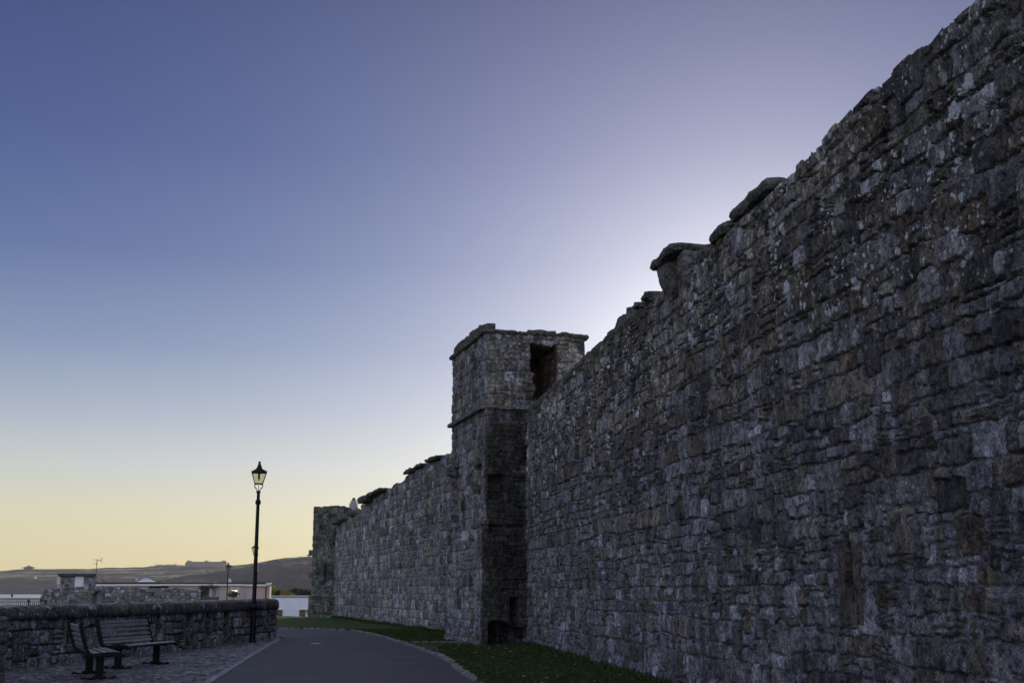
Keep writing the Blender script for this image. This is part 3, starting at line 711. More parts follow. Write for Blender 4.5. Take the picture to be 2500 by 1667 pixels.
C *= (1+.35*np.clip(fbm(U*.35, V*.5, 93, 3), -1, 1))[..., None]
K2 = -.29; n2 = math.hypot(1, K2); FW = (-6.5, 60, 0)
fw = empty('castle_wall', FW); tag(fw, 'farther stretch of castle wall between the big square tower and the slim round tower', 'wall')
wallgrid('masonry', M['far'], u, v, lambda U: (-2.37+K2*(U-45.7), U), lambda U: (np.full(U.shape, -1/n2), np.full(U.shape, K2/n2)), H, C, fw, top=top_far, thick=1.0, off=FW)
def fp(Y, o=0, z=0): return Vector((-2.37+K2*(Y-45.7)-o/n2, Y+o*K2/n2, z))
FA = math.atan(-K2)
for (Y, o, z, d, s, ry) in ((62.3, .02, 6.08, (1.0, 2.4, .3), 1, -.12), (60.2, .0, 6.13, (.9, 2.2, .16), 2, 0), (58.4, .0, 6.17, (.8, 1.8, .14), 3, 0), (67.2, -.1, 5.66, (.7, 1.6, .3), 4, 0), (69.8, .05, 5.5, (.7, 1.6, .2), 5, 0), (71.8, .05, 5.42, (.7, 1.8, .2), 6, 0), (52.2, -.1, 6.5, (.7, 1.6, .16), 7, 0), (50.3, -.1, 6.52, (.7, 1.7, .12), 8, 0), (47.7, -.1, 6.54, (.7, 2.4, .12), 9, 0)):
    mb = MB(); rough_block(mb, fp(Y, o, z), d, FA, .06, s, ry=ry, cell=.12); mb.build('coping_stone', M['coping'], fw, off=FW)

# --- slim far tower
TCx, TCy = -10.75, 74.3; Rr = 1.12
u = np.linspace(0, 2*math.pi*Rr, 260); v = np.arange(-.1, 6.45, .035)
base, big = layout(rng, 0, 2*math.pi*Rr, -.1, 6.6, lambda a, b: (2, 2.5, .8, 1.6, .6, 3.2, .1, .4), hb=(.22, .36), asp=(.8, 2), merge=.02, split=.15, proj=(.01, .04))
U, V, H, C = paint(u, v, base, big, seed=120, warp=.6, edge=.04, rough=.5, mort_lvl=0.0, flush=.004); C *= np.array((.60, .64, .56))
H += .14*(V < 1.25)+.04*((V > 1.2) & (V < 1.33))
aS = 1.5*math.pi-.16
feature(U, V, H, C, Rr*aS-.05, Rr*aS+.05, 2.0, 3.05, .3); feature(U, V, H, C, Rr*aS+.05, Rr*aS+.5, 2.5, 3.0, .05)
FTW = (TCx, TCy, 0); ft_ = empty('castle_tower', FTW); tag(ft_, 'slim round stone tower at the far end of the castle wall', 'tower')
def rtop(u): return 6.36+.04*vn(u*2.2, u*0, 8)+.03*vn(u*6, u*0, 3)
TPz = rtop(u)[None, :]+0*V
wallgrid('masonry', M['far'], u, v, lambda U: (TCx+Rr*np.cos(U/Rr), TCy+Rr*np.sin(U/Rr)), lambda U: (np.cos(U/Rr), np.sin(U/Rr)), H, C, ft_, top=rtop, thick=.6, off=FTW)
for k in range(7):
    a = math.pi+k*.45; mb = MB(); rough_block(mb, (TCx+(Rr-.17)*math.cos(a), TCy+(Rr-.17)*math.sin(a), 6.37+random.uniform(-.03, .06)), (.35, .55, random.uniform(.1, .18)), a, .04, k, cell=.09); mb.build('parapet_stone', M['coping'], ft_, off=FTW)
mb = MB(); mb.box((TCx-Rr-.05, TCy-.3, 3.75), (.25, .35, .32)); mb.build('bracket_stone', M['stonegrey'], ft_, off=FTW); mb = MB(); mb.box((TCx-Rr-.04, TCy-.3, 2.45), (.22, .3, .3)); mb.build('bracket_stone', M['stonegrey'], ft_, off=FTW)

# ------------------------------------------------------------------ parapet wall on the left
LWX = [(-12.5, 3.0), (-9.84, 24.4), (-9.26, 27.3), (-8.5, 31.9), (-7.72, 41.2)]
lw_y = [p[1] for p in LWX]; lw_x = [p[0] for p in LWX]
END = 41.2; RAD = .27
def lwc(t):
    """centreline of the parapet; t is Y, beyond END it wraps round the rounded end"""
    return np.interp(t, lw_y, lw_x)-RAD
def lpos(U):
    y = np.minimum(U, END); ang = np.clip((U-END)/RAD, 0, math.pi); back = np.maximum(U-END-math.pi*RAD, 0)
    cx = lwc(np.minimum(END, END-back)); yy = np.where(U < END, U, np.where(ang < math.pi, END+RAD*np.sin(ang), END-back))
    xx = np.where(U < END, lwc(U)+RAD, np.where(ang < math.pi, lwc(END*np.ones_like(U))+RAD*np.cos(ang), cx-RAD))
    return xx, yy
def lnrm(U):
    ang = np.clip((U-END)/RAD, 0, math.pi); return np.cos(ang), np.sin(ang)
UL = END+math.pi*RAD+22
u = np.concatenate([np.arange(14, 22, .1), np.arange(22, END+1, .024), np.arange(END+1, UL, .3)]); v = np.arange(-.1, .985, .02)
rng = np.random.default_rng(31)
base, big = layout(rng, 14, UL, -.1, 1.02, lambda a, b: (1.3, 1.3, .3, 3, 3, .6, .2, 1.6), hb=(.17, .34), asp=(.8, 1.7), merge=.35, split=.06, gap=.017, proj=(.02, .04))
U, V, H, C = paint(u, v, base, big, seed=140, mortar=(.08, .08, .076), mort_lvl=-.03, flush=.004, edge=.013, rough=.7, warp=.7)
pan = []
for x0, x1, yb in ((158, 184, 1572), (376, 391, 1560), (449, 467, 1578), (497, 512, 1575), (541, 557, 1572), (646, 653, 1530)):
    ys_ = []
    for px in (x0, x1):
        uu_ = (px-1250)/3000/1.0285
        yy = np.linspace(20, 42, 2000); xx = np.interp(yy, lw_y, lw_x); ys_.append(float(yy[np.argmin(np.abs(xx/yy-uu_))]))
    zb = max(.05, at((x0+x1)/2, yb, sum(ys_)/2).z); pan.append((*ys_, zb))
for (y0, y1, zb) in pan:
    C *= .995
    m = (U > y0-.11) & (U < y1+.05) & (V > zb-.03); C[m] = np.array((.19, .19, .18)); H[m] = .04+.004*fbm(U*8, V*8, 3, 3)[m]
    m = (U > y0) & (U < y1) & (V > zb); H[m] = -.20; C[m] = np.array((.11, .11, .105))
C *= .82
LW = (-8.6, 32, 0); lw = empty('parapet_wall', LW); tag(lw, 'low rubble parapet wall with rounded coping curving behind the two benches', 'wall')
wallgrid('masonry', M['low'], u, v, lpos, lnrm, H, C, lw, off=LW)
# rounded coping: section swept along the wall
nt_ = 26; ts = np.concatenate([np.arange(14, 22, .12), np.arange(22, END, .035), END+np.linspace(.0, .46, 14)])
P = []; Cc = []
TT = np.linspace(0, math.pi, nt_)
Uc, Tc = np.meshgrid(ts, TT)
endf = np.clip((Uc-END)/.46, 0, 1); sh = np.sqrt(np.clip(1-endf**2.4, 0.0, 1))
hw = RAD+.07
ex = .48; cs_ = np.cos(Tc); sn_ = np.sin(Tc)
stone = np.floor(Uc/.62+.15*np.sin(Tc*1.3)); fr = Uc/.62+.15*np.sin(Tc*1.3)-stone
groove = np.clip(1-np.minimum(fr, 1-fr)*.62/.016, 0, 1)
sid = stone.astype(int)
jit = (_T[sid & 255, 12]-.5)*.014
rn = .012*fbm(Uc*3, Tc*2.2, 55, 4)+.010*fbm(Uc*18, Tc*7, 56, 3)-.03*groove+jit
cx = lwc(np.minimum(Uc, END)); xx = cx+np.sign(cs_)*np.abs(cs_)**ex*(hw*sh+rn); zz = .955+(np.interp(Uc, [24, 41], [.265, .325])*(.55+.45*sh)+rn)*sn_**ex
P = np.stack([xx, np.minimum(Uc, 99), zz], -1)
bott = P[0:1].copy(); bott[..., 0] -= .12; tail = P[-1:].copy(); tail[..., 0] += .12
P = np.concatenate([bott, P, tail], 0)
cc = np.array((.085, .085, .078))*(1+.5*(_T[sid & 255, 14]-.5))[..., None]*(1+.25*fbm(Uc*3, Tc*2, 58, 3))[..., None]
lich = np.clip(fbm(Uc*7, Tc*4, 59, 4)*3+.55, 0, 1)*np.clip(sn_*3-1.9, 0, 1); cc = cc*(1-.6*lich[..., None])+np.array((.38, .40, .36))*.6*lich[..., None]
cc = np.concatenate([cc[:1], cc, cc[-1:]], 0)
grid_mesh('coping', P, M['low'], lw, col=cc, off=LW)
# stone gate pier just at the left edge of the picture
pc = at(-34, 1600, 21.0); PP = (pc.x, 21.0, 0); pr = empty('stone_pier', PP); tag(pr, 'edge of a rough stone pier at the far left, nearer than the parapet', 'pier')
mb = MB(); random.seed(3)
z = 0
for k in range(5):
    h = .2+.05*random.random(); rough_block(mb, (pc.x+random.uniform(-.015, .015), 21, z+h/2), (.52, .5, h-.012), random.uniform(-.04, .04), .022, k, cell=.05); z += h
mb.build('shaft', M['stonegrey'], pr, off=PP)

# ------------------------------------------------------------------ benches
def make_bench():
    root = empty('park_bench')
    def prof(t):  # t 0 (front tip) .. 1 (back top): side profile (y forward, z)
        pts = [(.50, .415), (.44, .452), (.30, .455), (.12, .44), (.02, .43), (-.045, .455), (-.085, .52), (-.13, .66), (-.175, .82), (-.205, .93)]
        s = t*(len(pts)-1); i = min(int(s), len(pts)-2); f = s-i
        return pts[i][0]*(1-f)+pts[i+1][0]*f, pts[i][1]*(1-f)+pts[i+1][1]*f
    for sx in (-1, 1):
        mb = MB(); n = 30; loopo = []; loopi = []
        for i in range(n+1):
            t = i/n; y, z = prof(t); y2, z2 = prof(min(1, t+.02)); y1, z1 = prof(max(0, t-.02)); d = Vector((y2-y1, z2-z1)).normalized(); nn_ = Vector((-d.y, d.x))
            th = .048
            loopo.append((y-nn_.x*.016, z-nn_.y*.016)); loopi.append((y+nn_.x*th, z+nn_.y*th))
        # nn_ points below/behind the slats
        poly_ = loopo+loopi[::-1]
        MX = Matrix(((0, 0, 1, 0), (1, 0, 0, 0), (0, 1, 0, 0), (0, 0, 0, 1)))
        A = [mb.bm.verts.new((sx*1.0-.03, y, z)) for y, z in poly_]; Bv = [mb.bm.verts.new((sx*1.0+.03, y, z)) for y, z in poly_]
        N_ = len(poly_)
        for k in range(N_): mb.bm.faces.new((A[k], A[(k+1) % N_], Bv[(k+1) % N_], Bv[k]))
        for k in range(n):
            a, b, c, d_ = k, k+1, N_-2-k, N_-1-k
            mb.bm.faces.new((A[a], A[b], A[c], A[d_])); mb.bm.faces.new((Bv[a], Bv[b], Bv[c], Bv[d_]))
        mb.tube([(sx-.035, .50, .405), (sx+.035, .50, .405)], .035, 12); mb.tube([(sx-.035, -.21, .935), (sx+.035, -.21, .935)], .036, 12)
        mb.build('end_frame', M['black'], root)
        mb = MB(); x = sx*.78
        mb.box((x, .16, .21), (.07, .13, .40), bev=.012); mb.box((x, .16, .045), (.075, .24, .05), bev=.02); mb.box((x, .14, .40), (.06, .5, .05), bev=.01)
        lg = mb.build('leg', M['black'], root)
        mb = MB(); mb.box((x, .16, .02), (.07, .56, .035), bev=.015)
        for s in (-1, 1): mb.lathe([(.05, 0), (.05, .03), (.03, .055), (.012, .06)], 12, (x, .16+s*.25, 0))
        mb.build('foot', M['black'], lg)
    def slats(name, t0, t1, n, w, th=.028):
        mb = MB()
        for k in range(n):
            t = t0+(t1-t0)*(k+.5)/n; y, z = prof(t); y2, z2 = prof(t+.02); y1, z1 = prof(t-.02); a = math.atan2(z2-z1, y2-y1)
            mb.box((0, y, z+.0), (1.94, w, th), rx=a, bev=.006)
        return mb.build(name, M['wood'], root)
    slats('seat', .07, .46, 5, .068); slats('backrest', .60, .985, 6, .052)
    return root
b1 = make_bench()
tag(b1, 'slatted bench set against the parapet wall, its whole backrest visible', 'bench', 'benches by the parapet wall')
# local +y is the facing direction, local x the length
def place_bench(b, near, far):
    n, f = Vector(near), Vector(far); d = (f-n).normalized(); c = (n+f)/2; face = Vector((d.y, -d.x)); c = c+face*.2
    b.location = (c.x, c.y, .02); b.rotation_euler = (0, 0, math.atan2(face.y, face.x)-math.pi/2)
b2 = copy_tree(b1)
place_bench(b1, (-8.1, 24.65), (-7.7, 26.6))
place_bench(b2, (-7.32, 21.45), (-8.15, 23.25))
b2['label'] = 'slatted bench seen end-on, nearest the camera, with its frame in dark silhouette'

# ------------------------------------------------------------------ street lamps
def make_lamp():
    root = empty('street_lamp')
    mb = MB(); mb.lathe([(.125, 0), (.125, .06), (.105, .08), (.095, .12), (.095, .5), (.09, .95), (.1, .98), (.1, 1.0)], 8, rot=math.pi/8); mb.build('base', M['black'], root)
    mb = MB(); mb.lathe([(.09, .97), (.135, 1.0), (.15, 1.04), (.12, 1.1), (.085, 1.14), (.07, 1.2), (.08, 1.22), (.06, 1.26)], 16); mb.build('collar', M['black'], root, smooth=True)
    mb = MB(); mb.lathe([(.062, 1.2), (.058, 2.4), (.05, 4.1), (.046, 4.45)], 14); mb.lathe([(.062, 2.55), (.07, 2.57), (.07, 2.6), (.06, 2.62)], 14); mb.build('post', M['black'], root, smooth=False)
    mb = MB(); mb.lathe([(.05, 4.07), (.08, 4.09), (.08, 4.12), (.06, 4.14), (.075, 4.17), (.075, 4.2), (.05, 4.22)], 12); mb.build('ring', M['black'], root); mb = MB(); mb.lathe([(.05, 4.42), (.07, 4.44), (.07, 4.47), (.045, 4.49)], 12); mb.build('ring', M['black'], root); mb = MB()
    mb.tube([(-.085, 0, 4.14), (.085, 0, 4.14)], .02, 8); mb.build('ladder_bar', M['black'], root)
    for k in range(4):
        a = k*math.pi/2+math.pi/4; c, s = math.cos(a), math.sin(a)
        pts = [(r*c, r*s, z) for r, z in ((.035, 4.46), (.05, 4.5), (.1, 4.55), (.155, 4.6), (.175, 4.64), (.165, 4.68), (.13, 4.69), (.11, 4.665))]
        mb = MB(); mb.tube(pts, .011, 6); mb.build('cradle_arm', M['black'], root)
    mb = MB(); mb.tube([(0, 0, 4.45), (0, 0, 4.72)], .009, 6); b0, t0 = .115, .215; zb, zt = 4.70, 5.04
    cs = [(1, 1), (-1, 1), (-1, -1), (1, -1)]
    for i, (x, y) in enumerate(cs):
        mb.tube([(x*b0, y*b0, zb), (x*t0, y*t0, zt), (x*(t0+.012), y*(t0+.012), zt+.05)], [.013, .013, .009], 6)
        x2, y2 = cs[(i+1) % 4]
        mb.tube([(x*b0, y*b0, zb), (x2*b0, y2*b0, zb)], .015, 6); mb.tube([(x*t0, y*t0, zt), (x2*t0, y2*t0, zt)], .015, 6)
    mb.box((0, 0, 4.695), (.23, .23, .012)); ln = mb.build('lantern', M['black'], root)
    for i, (x, y) in enumerate(cs):
        x2, y2 = cs[(i+1) % 4]; bm = bmesh.new(); k1, k2 = .985, .985
        bm.faces.new([bm.verts.new(q) for q in ((x*b0*k1, y*b0*k1, zb), (x2*b0*k1, y2*b0*k1, zb), (x2*t0*k2, y2*t0*k2, zt), (x*t0*k2, y*t0*k2, zt))])
        me = bpy.data.meshes.new('pane'); bm.to_mesh(me); bm.free(); link_mesh('pane', me, M['glass'], ln)
    mb = MB(); mb.lathe([(.035, 4.85), (.035, 5.02), (.06, 5.04)], 10); mb.lathe([(.012, 4.80), (.022, 4.82), (.018, 4.85)], 8); mb.build('burner', M['dark'], ln)
    mb = MB(); q2 = math.sqrt(2)
    mb.lathe([(.215*q2, 5.035), (.2*q2, 5.07), (.15*q2, 5.115), (.095*q2, 5.14)], 4, rot=math.pi/4); rf = mb.build('roof', M['black'], root)
    mb = MB(); mb.lathe([(.105, 5.14), (.105, 5.155), (.08, 5.19), (.055, 5.26), (.033, 5.32), (.03, 5.335), (.042, 5.34), (.042, 5.37), (.02, 5.38)], 14); mb.build('finial', M['black'], rf, smooth=True)
    return root
lamp = make_lamp()
lamp.location = (*at(616, 1570, 37.4).xy, .0); lamp.rotation_euler = (0, 0, R(12))
tag(lamp, 'tall black lamp post with a four-sided glass lantern standing in front of the parapet end', 'street lamp', 'old style street lamps')
for px, Y, lb in ((619, 85, 'black street lamp almost hidden behind the post of the tallest lamp'), (555, 115, 'distant street lamp in front of the pink building beside its lit window'), (754, 147, 'tiny street lamp whose lantern shows in front of the white house')):
    c = copy_tree(lamp); q = at(px, 1440, Y); c.location = (q.x, Y, float(terr(Y))); c['label'] = lb; c.rotation_euler = (0, 0, R(px % 40))
    if Y == 147: c.location.z = at(754, 1483, Y).z-5.38
    if Y == 115: c.location.z = at(557, 1372, Y).z-5.38
mb = MB(); mb.box((0, 0, 0), (.004, .075, .22), bev=.0015); o = mb.build('post_plate', M['whitepaint'], lamp); o.location = (.062, 0, 2.2); o.rotation_euler = (0, 0, R(-40))

# ------------------------------------------------------------------ things behind the parapet
# ruined wall
Yr = 113.0; a = at(98, 1437, Yr); b = at(492, 1437, Yr); Lr = b.x-a.x
u = np.arange(0, Lr, .055); v = np.concatenate([np.arange(-2.4, 2.0, .045), 2.05+np.linspace(0, .4, 5)])
rtp = [(0, 1475), (1, 1462), (5, 1448), (12, 1438), (45, 1436), (52, 1434), (120, 1431), (133, 1430), (160, 1431), (200, 1432), (245, 1434), (258, 1437), (290, 1436), (330, 1436), (360, 1438), (388, 1440), (393, 1441)]
def rt(uv): 
    px = uv/Lr*394
    py = np.interp(px, [q[0] for q in rtp], [q[1] for q in rtp])
    return np.array([at(98+p_, q_, Yr).z for p_, q_ in zip(px, py)])+.04*vn(uv*3, uv*0, 2)
base, big = layout(rng, 0, Lr, -2.4, 2.4, lambda a, b: (2, 2, 1, 2, 2, 3, 0, .5), hb=(.18, .36), asp=(.8, 1.8), merge=.1)
U, V, H, C = paint(u, v, base, big, seed=200, warp=1.6, edge=.06, mortar=(.13, .135, .12))
x0, x1 = (226-98)/394*Lr, (253-98)/394*Lr; zc = at(240, 1441, Yr).z
m = (U > x0) & (U < x1) & (V < zc-np.clip(np.abs(U-(x0+x1)/2)-.28, 0, 1)*1.3); H[m] = -.4
rw = empty('ruined_wall', (a.x, Yr, float(terr(Yr)))); RW = (a.x, Yr, float(terr(Yr))); tag(rw, 'weathered ruined stone wall with a small arched opening behind the parapet, below the stone hut', 'wall')
wallgrid('masonry', M['far'], u, v, lambda U: (a.x+U, Yr+0*U), lambda U: (0*U, 0*U-1), H, C, rw, top=rt, thick=.7, off=RW)
mb = MB(); xa = a.x+x0; xb = a.x+x1
for (X0, Z0, X1, Z1) in ((xa, at(0, 1475, Yr).z, xa, zc-.3), (xa, zc-.3, xa+.35, zc+.02), (xa+.35, zc+.02, xb-.3, zc+.02), (xb-.3, zc+.02, xb, zc-.35), (xb, zc-.35, xb, at(0, 1475, Yr).z)):
    l = math.hypot(X1-X0, Z1-Z0); mb.box(((X0+X1)/2, Yr-.05, (Z0+Z1)/2), (l+.1, .22, .16), ry=-math.atan2(Z1-Z0, X1-X0))
mb.build('arch_surround', M['stonegrey'], rw, off=RW)
mb = MB(); mb.box(((xa+xb)/2+.2, Yr+.3, zc-.75), (.7, .05, 1.4)); mb.build('door', mat('blue_grey_door', (.2, .2, .28), .6, 3, .1), rw, off=RW)

def P3(px, py, Y): return at(px, py, Y)
# hut
Yh = 121.0; p0 = P3(152, 1406, Yh); p1 = P3(231, 1440, Yh); wX = p1.x-p0.x; zt = p0.z; zb0 = float(terr(Yh)); HT = (p0.x+wX/2, Yh, zb0)
ht = empty('stone_hut', HT, R(19)); tag(ht, 'small stone hut with a flat dark roof and white door above the ruined wall', 'hut')
u = np.concatenate([np.arange(0, wX, .06), [wX]]); v = np.arange(zb0, zt+.03, .05)
base, big = layout(rng, 0, wX, zb0, zt+.05, lambda a, b: (2, 1.5, 2.2, 2, 1.4, 1, .2, .5), hb=(.18, .34), asp=(.8, 2), merge=0)
U, V, H, C = paint(u, v, base, big, seed=210, warp=1, edge=.06)
wallgrid('wall', M['far'], u, v, lambda U: (p0.x+U, Yh+0*U), lambda U: (0*U, 0*U-1), H, C, ht, off=HT)
mb = MB(); mb.box((p0.x+wX/2, Yh+1.75, (zt+zb0)/2), (wX-.02, 3.3, zt-zb0)); mb.build('rear_wall', M['stonegrey'], ht, off=HT)
mb = MB(); r0 = P3(145, 1400, Yh); r1 = P3(233, 1403, Yh); mb.box(((r0.x+r1.x)/2, Yh+1.6, zt+.12), (r1.x-r0.x, 4.0, .26), bev=.05); mb.box(((r0.x+r1.x)/2-.4, Yh+1.2, zt+.27), (.5, .5, .06)); mb.build('roof', M['darkroof'], ht, off=HT)
d0 = P3(184, 1406, Yh); d1 = P3(202, 1438, Yh); mb = MB(); mb.box(((d0.x+d1.x)/2, Yh-.08, (d0.z+d1.z)/2), (d1.x-d0.x, .1, d0.z-d1.z), bev=.01); dr = mb.build('door', M['whitepaint'], ht, off=HT)
mb = MB(); mb.box(((d1.x)-.14, Yh-.16, d1.z+.22), (.1, .05, .07)); mb.build('handle', M['dark'], dr, off=(0, 0, 0)); bpy.data.objects['handle'].location = -Vector(HT)
w0 = P3(147, 1404, Yh+.4); w1 = P3(152.3, 1425, Yh+.4); mb = MB(); mb.box(((w0.x+w1.x)/2, Yh+.45, (w0.z+w1.z)/2), (w1.x-w0.x, .3, w0.z-w1.z)); mb.box(((w0.x+w1.x)/2-.05, Yh+.45, w1.z-.35), (.04, .3, .7)); mb.box(((w0.x+w1.x)/2+.09, Yh+.45, w1.z-.35), (.04, .3, .7)); mb.build('side_shutter', M['whitepaint'], ht, off=HT)

# pink building
Yp = 142.0; zr = at(400, 1422, Yp).z; zg = float(terr(Yp)); xl = at(205, 1422, Yp).x; xr = at(655, 1422, Yp).x
PB = ((xl+xr)/2, Yp, zg); pb = empty('pink_building', PB, R(9.5))
def prot(x, y):
    a = R(9.5); dx, dy = x-PB[0], y-PB[1]; return PB[0]+dx*math.cos(a)-dy*math.sin(a), PB[1]+dx*math.sin(a)+dy*math.cos(a)
tag(pb, 'long low pink building with a flat roof and white fascia behind the ruined wall', 'building')
def bx(px0, px1, py0, py1, y0, y1, Y=Yp):
    q0 = at(px0, py0, Y); q1 = at(px1, py1, Y); return ((q0.x+q1.x)/2, (y0+y1)/2, (q0.z+q1.z)/2), (abs(q1.x-q0.x), abs(y1-y0), abs(q0.z-q1.z))
def pbox(spec, name, mt, par, off, label=None, bev=0, **k):
    mb = MB(); mb.box(spec[0], spec[1], bev=bev); return mb.build(name, M[mt], par, label, off=off)
wall_parts = [(205, 365), (412, 488), (533, 655)]
zf = at(400, 1430, Yp).z
for (q0, q1) in wall_parts:
    x0_, x1_ = at(q0, 1430, Yp).x, at(q1, 1430, Yp).x; mb = MB(); mb.box(((x0_+x1_)/2, Yp+3.5, (zf+zg)/2), (x1_-x0_, 7, zf-zg)); mb.build('wall', M['pink'], pb, off=PB)
x0_, x1_ = at(365, 1430, Yp).x, at(412, 1430, Yp).x; mb = MB(); mb.box(((x0_+x1_)/2, Yp+3.9, (zf+zg)/2), (x1_-x0_, 6, zf-zg)); mb.build('timber_panel', mat('brown_timber', (.12, .08, .05), .7, 3, .3), pb, off=PB)
x0_, x1_ = at(488, 1430, Yp).x, at(533, 1430, Yp).x; mb = MB(); mb.box(((x0_+x1_)/2, Yp+4.2, (zf+zg)/2), (x1_-x0_, 6, zf-zg)); mb.build('porch_wall', mat('olive_render', (.22, .21, .17), .8, 2, .2), pb, off=PB)
for (q0, q1, pyt) in ((205, 288, 1425.5), (288, 393, 1425), (393, 594, 1424.5), (594, 646, 1425.5)):
    pbox(bx(q0+.4, q1, pyt, pyt+4.2, Yp-.35, Yp-.2), 'fascia', 'whitepaint', pb, PB)
pbox(bx(646, 656, 1421.8, 1427.5, Yp-.42, Yp-.15), 'fascia', 'whitepaint', pb, PB)
mb = MB(); mb.box(((xl+xr)/2, Yp+3.4, zr-.02), (xr-xl+.1, 7.6, .14)); mb.build('roof', M['darkroof'], pb, off=PB)
mb = MB(); mb.box(((xl+at(520, 1422, Yp).x)/2, Yp+3.3, zr+.08), (at(520, 1422, Yp).x-xl, 6.5, .06)); mb.build('roof_edging', M['tan'], pb, off=PB)
f = pbox(bx(508, 513.5, 1431, 1456, Yp+.9, Yp+1.2), 'door_post', 'whitepaint', pb, PB)
dd = pbox(bx(513.5, 525, 1433, 1458, Yp+.95, Yp+1.1), 'door', 'curtain', pb, PB); pbox(bx(525, 530, 1431, 1456, Yp+.9, Yp+1.2), 'door_post', 'whitepaint', pb, PB)
wf = empty('window'); wf.parent = pb; wf.location = Vector(at(570, 1445, Yp))-Vector(PB); WO = tuple(Vector(PB)+wf.location)
for s in ((561, 579, 1433, 1434.5), (561, 562.8, 1434.5, 1456), (576.2, 579, 1434.5, 1456)): pbox(bx(*s, Yp-.1, Yp+.05), 'frame', 'whitepaint', wf, WO)
pbox(bx(562.8, 576.2, 1434.5, 1439.5, Yp-.05, Yp-.01), 'blind', 'curtain', wf, WO)
mb = MB(); mb.box(*bx(562.8, 576.2, 1439.5, 1443.8, Yp-.05, Yp-.012)); mb.build('lit_pane', mat('lit_window', (.8, .78, .6), .4, emis=(1, .93, .68, 1.1)), wf, off=WO)
mb = MB(); mb.box(*bx(562.8, 576.2, 1443.8, 1457, Yp-.05, Yp-.01)); mb.build('lower_pane', M['glassdark'], wf, off=WO)
for q in (593.5, 645.5): 
    mb = MB(); c = at(q, 1440, Yp); mb.tube([(c.x, Yp-.1, zg), (c.x, Yp-.1, zf)], .06, 8); mb.build('downpipe', M['pink'] if q < 600 else M['dark'], pb, off=PB)
c = at(367, 1420, Yp+2); mb = MB(); mb.lathe([(1.0, 0), (1.02, .1), (.9, .17)], 20, (c.x, Yp+2, zr+.05)); sk = mb.build('skylight_kerb', M['whitepaint'], pb, off=PB)
mb = MB(); mb.lathe([(.62*math.cos(t)*1.1, .38*math.sin(t)) for t in np.linspace(0, 1.5, 8)], 20, (c.x, Yp+2, zr+.16)); mb.build('skylight', M['dome'], pb, smooth=True, off=PB)
c = at(561, 1417, Yp+1); mb = MB(); mb.lathe([(.02, 0), (.14, .03), (.24, .09), (.25, .1), (.14, .045), (.02, .02)], 14); o = mb.build('satellite_dish', M['whitepaint'], pb, smooth=True); o.location = Vector((c.x, Yp+.5, c.z))-Vector(PB); o.rotation_euler = (R(70), R(20), R(40))
mb = MB(); mb.tube([(c.x-.1, Yp+.5, zr), (c.x-.1, Yp+.5, c.z)], .025, 6); mb.build('dish_mount', M['steel'], pb, off=PB)
# TV aerial
Ya = Yp+1.5; c = at(246, 1420, Ya); zz0 = zr+.1; top_ = at(248, 1366, Ya).z; AR = (*prot(c.x, Ya), zz0); ar = empty('tv_aerial', AR); tag(ar, 'thin television aerial on a braced mast rising from the pink building roof', 'aerial')
mb = MB(); mb.tube([(0, 0, 0), (.06, 0, top_-zz0)], .035, 8); mb.build('mast', M['dark'], ar)
mb = MB(); hb_ = at(246, 1407, Ya).z-zz0
for e in ((-.95, 0, -.02), (1.25, 0, 0), (.2, 1.2, 0)): mb.tube([(.02, 0, hb_), e], .028, 6)
mb.build('stay', M['dark'], ar)
mb = MB(); h = top_-zz0; mb.tube([(-.38, 0, h+.02), (.55, 0, h-.1)], .022, 6)
for k in range(9): x = -.36+k*.08; mb.tube([(x, -.18, h+.02-.13*(x+.38)), (x, .18, h+.02-.13*(x+.38))], .012, 5)
for s in (-1, 1):
    for k in range(4): mb.tube([(.5+.03*k, -.25, h-.09+s*(.05+k*.07)), (.5+.03*k, .25, h-.09+s*(.05+k*.07))], .012, 5)
    mb.tube([(.45, 0, h-.09), (.62, 0, h-.09+s*.33)], .014, 5)
mb.tube([(-.15, 0, h-.1), (.35, 0, h-.16)], .014, 5); mb.build('antenna', M['dark'], ar)
mb = MB(); z2 = at(0, 1376, Ya).z-zz0; mb.tube([(-.62, 0, z2), (.1, 0, z2)], .016, 5); mb.tube([(-.02, 0, z2-.12), (-.02, 0, z2+.12)], .03, 5); mb.build('dipole', M['dark'], ar)
# gulls
def gull(px, Y, z, rz, label, scale=1):
    root = empty('gull', (*prot(at(px, 1418, Y).x, Y), z), rz); tag(root, label, 'gull', 'gulls on the flat roof'); root.scale = (scale,)*3
    mb = MB(); mb.tube([(-.3, 0, .10), (-.2, 0, .14), (-.05, 0, .17), (.1, 0, .2), (.17, 0, .26), (.2, 0, .33), (.235, 0, .36), (.27, 0, .355), (.30, 0, .34), (.345, 0, .325)], [.012, .05, .085, .085, .055, .042, .048, .035, .014, .006], 10)
    mb.build('body', M['featherwhite'], root, smooth=True)
    for s in (-1, 1):
        mb = MB(); mb.tube([(.1, s*.06, .2), (-.05, s*.08, .19), (-.22, s*.05, .15), (-.38, s*.02, .11)], [.03, .06, .035, .006], 8); mb.build('wing', M['featherdark'], root, smooth=True)
        mb = MB(); mb.tube([(0, s*.03, .12), (.005, s*.03, 0)], .007, 5); mb.box((.02, s*.03, .004), (.06, .04, .008)); mb.build('leg', M['terracotta'], root)
    return root
gull(334, Yp+.3, zr+.06, 0, 'dark backed gull standing on the pink building roof beside the dome skylight', 1.0)
gull(405, Yp+.6, zr-.12, math.pi*.9, 'smaller gull sitting low on the pink building roof to the right of the dome skylight', .75)
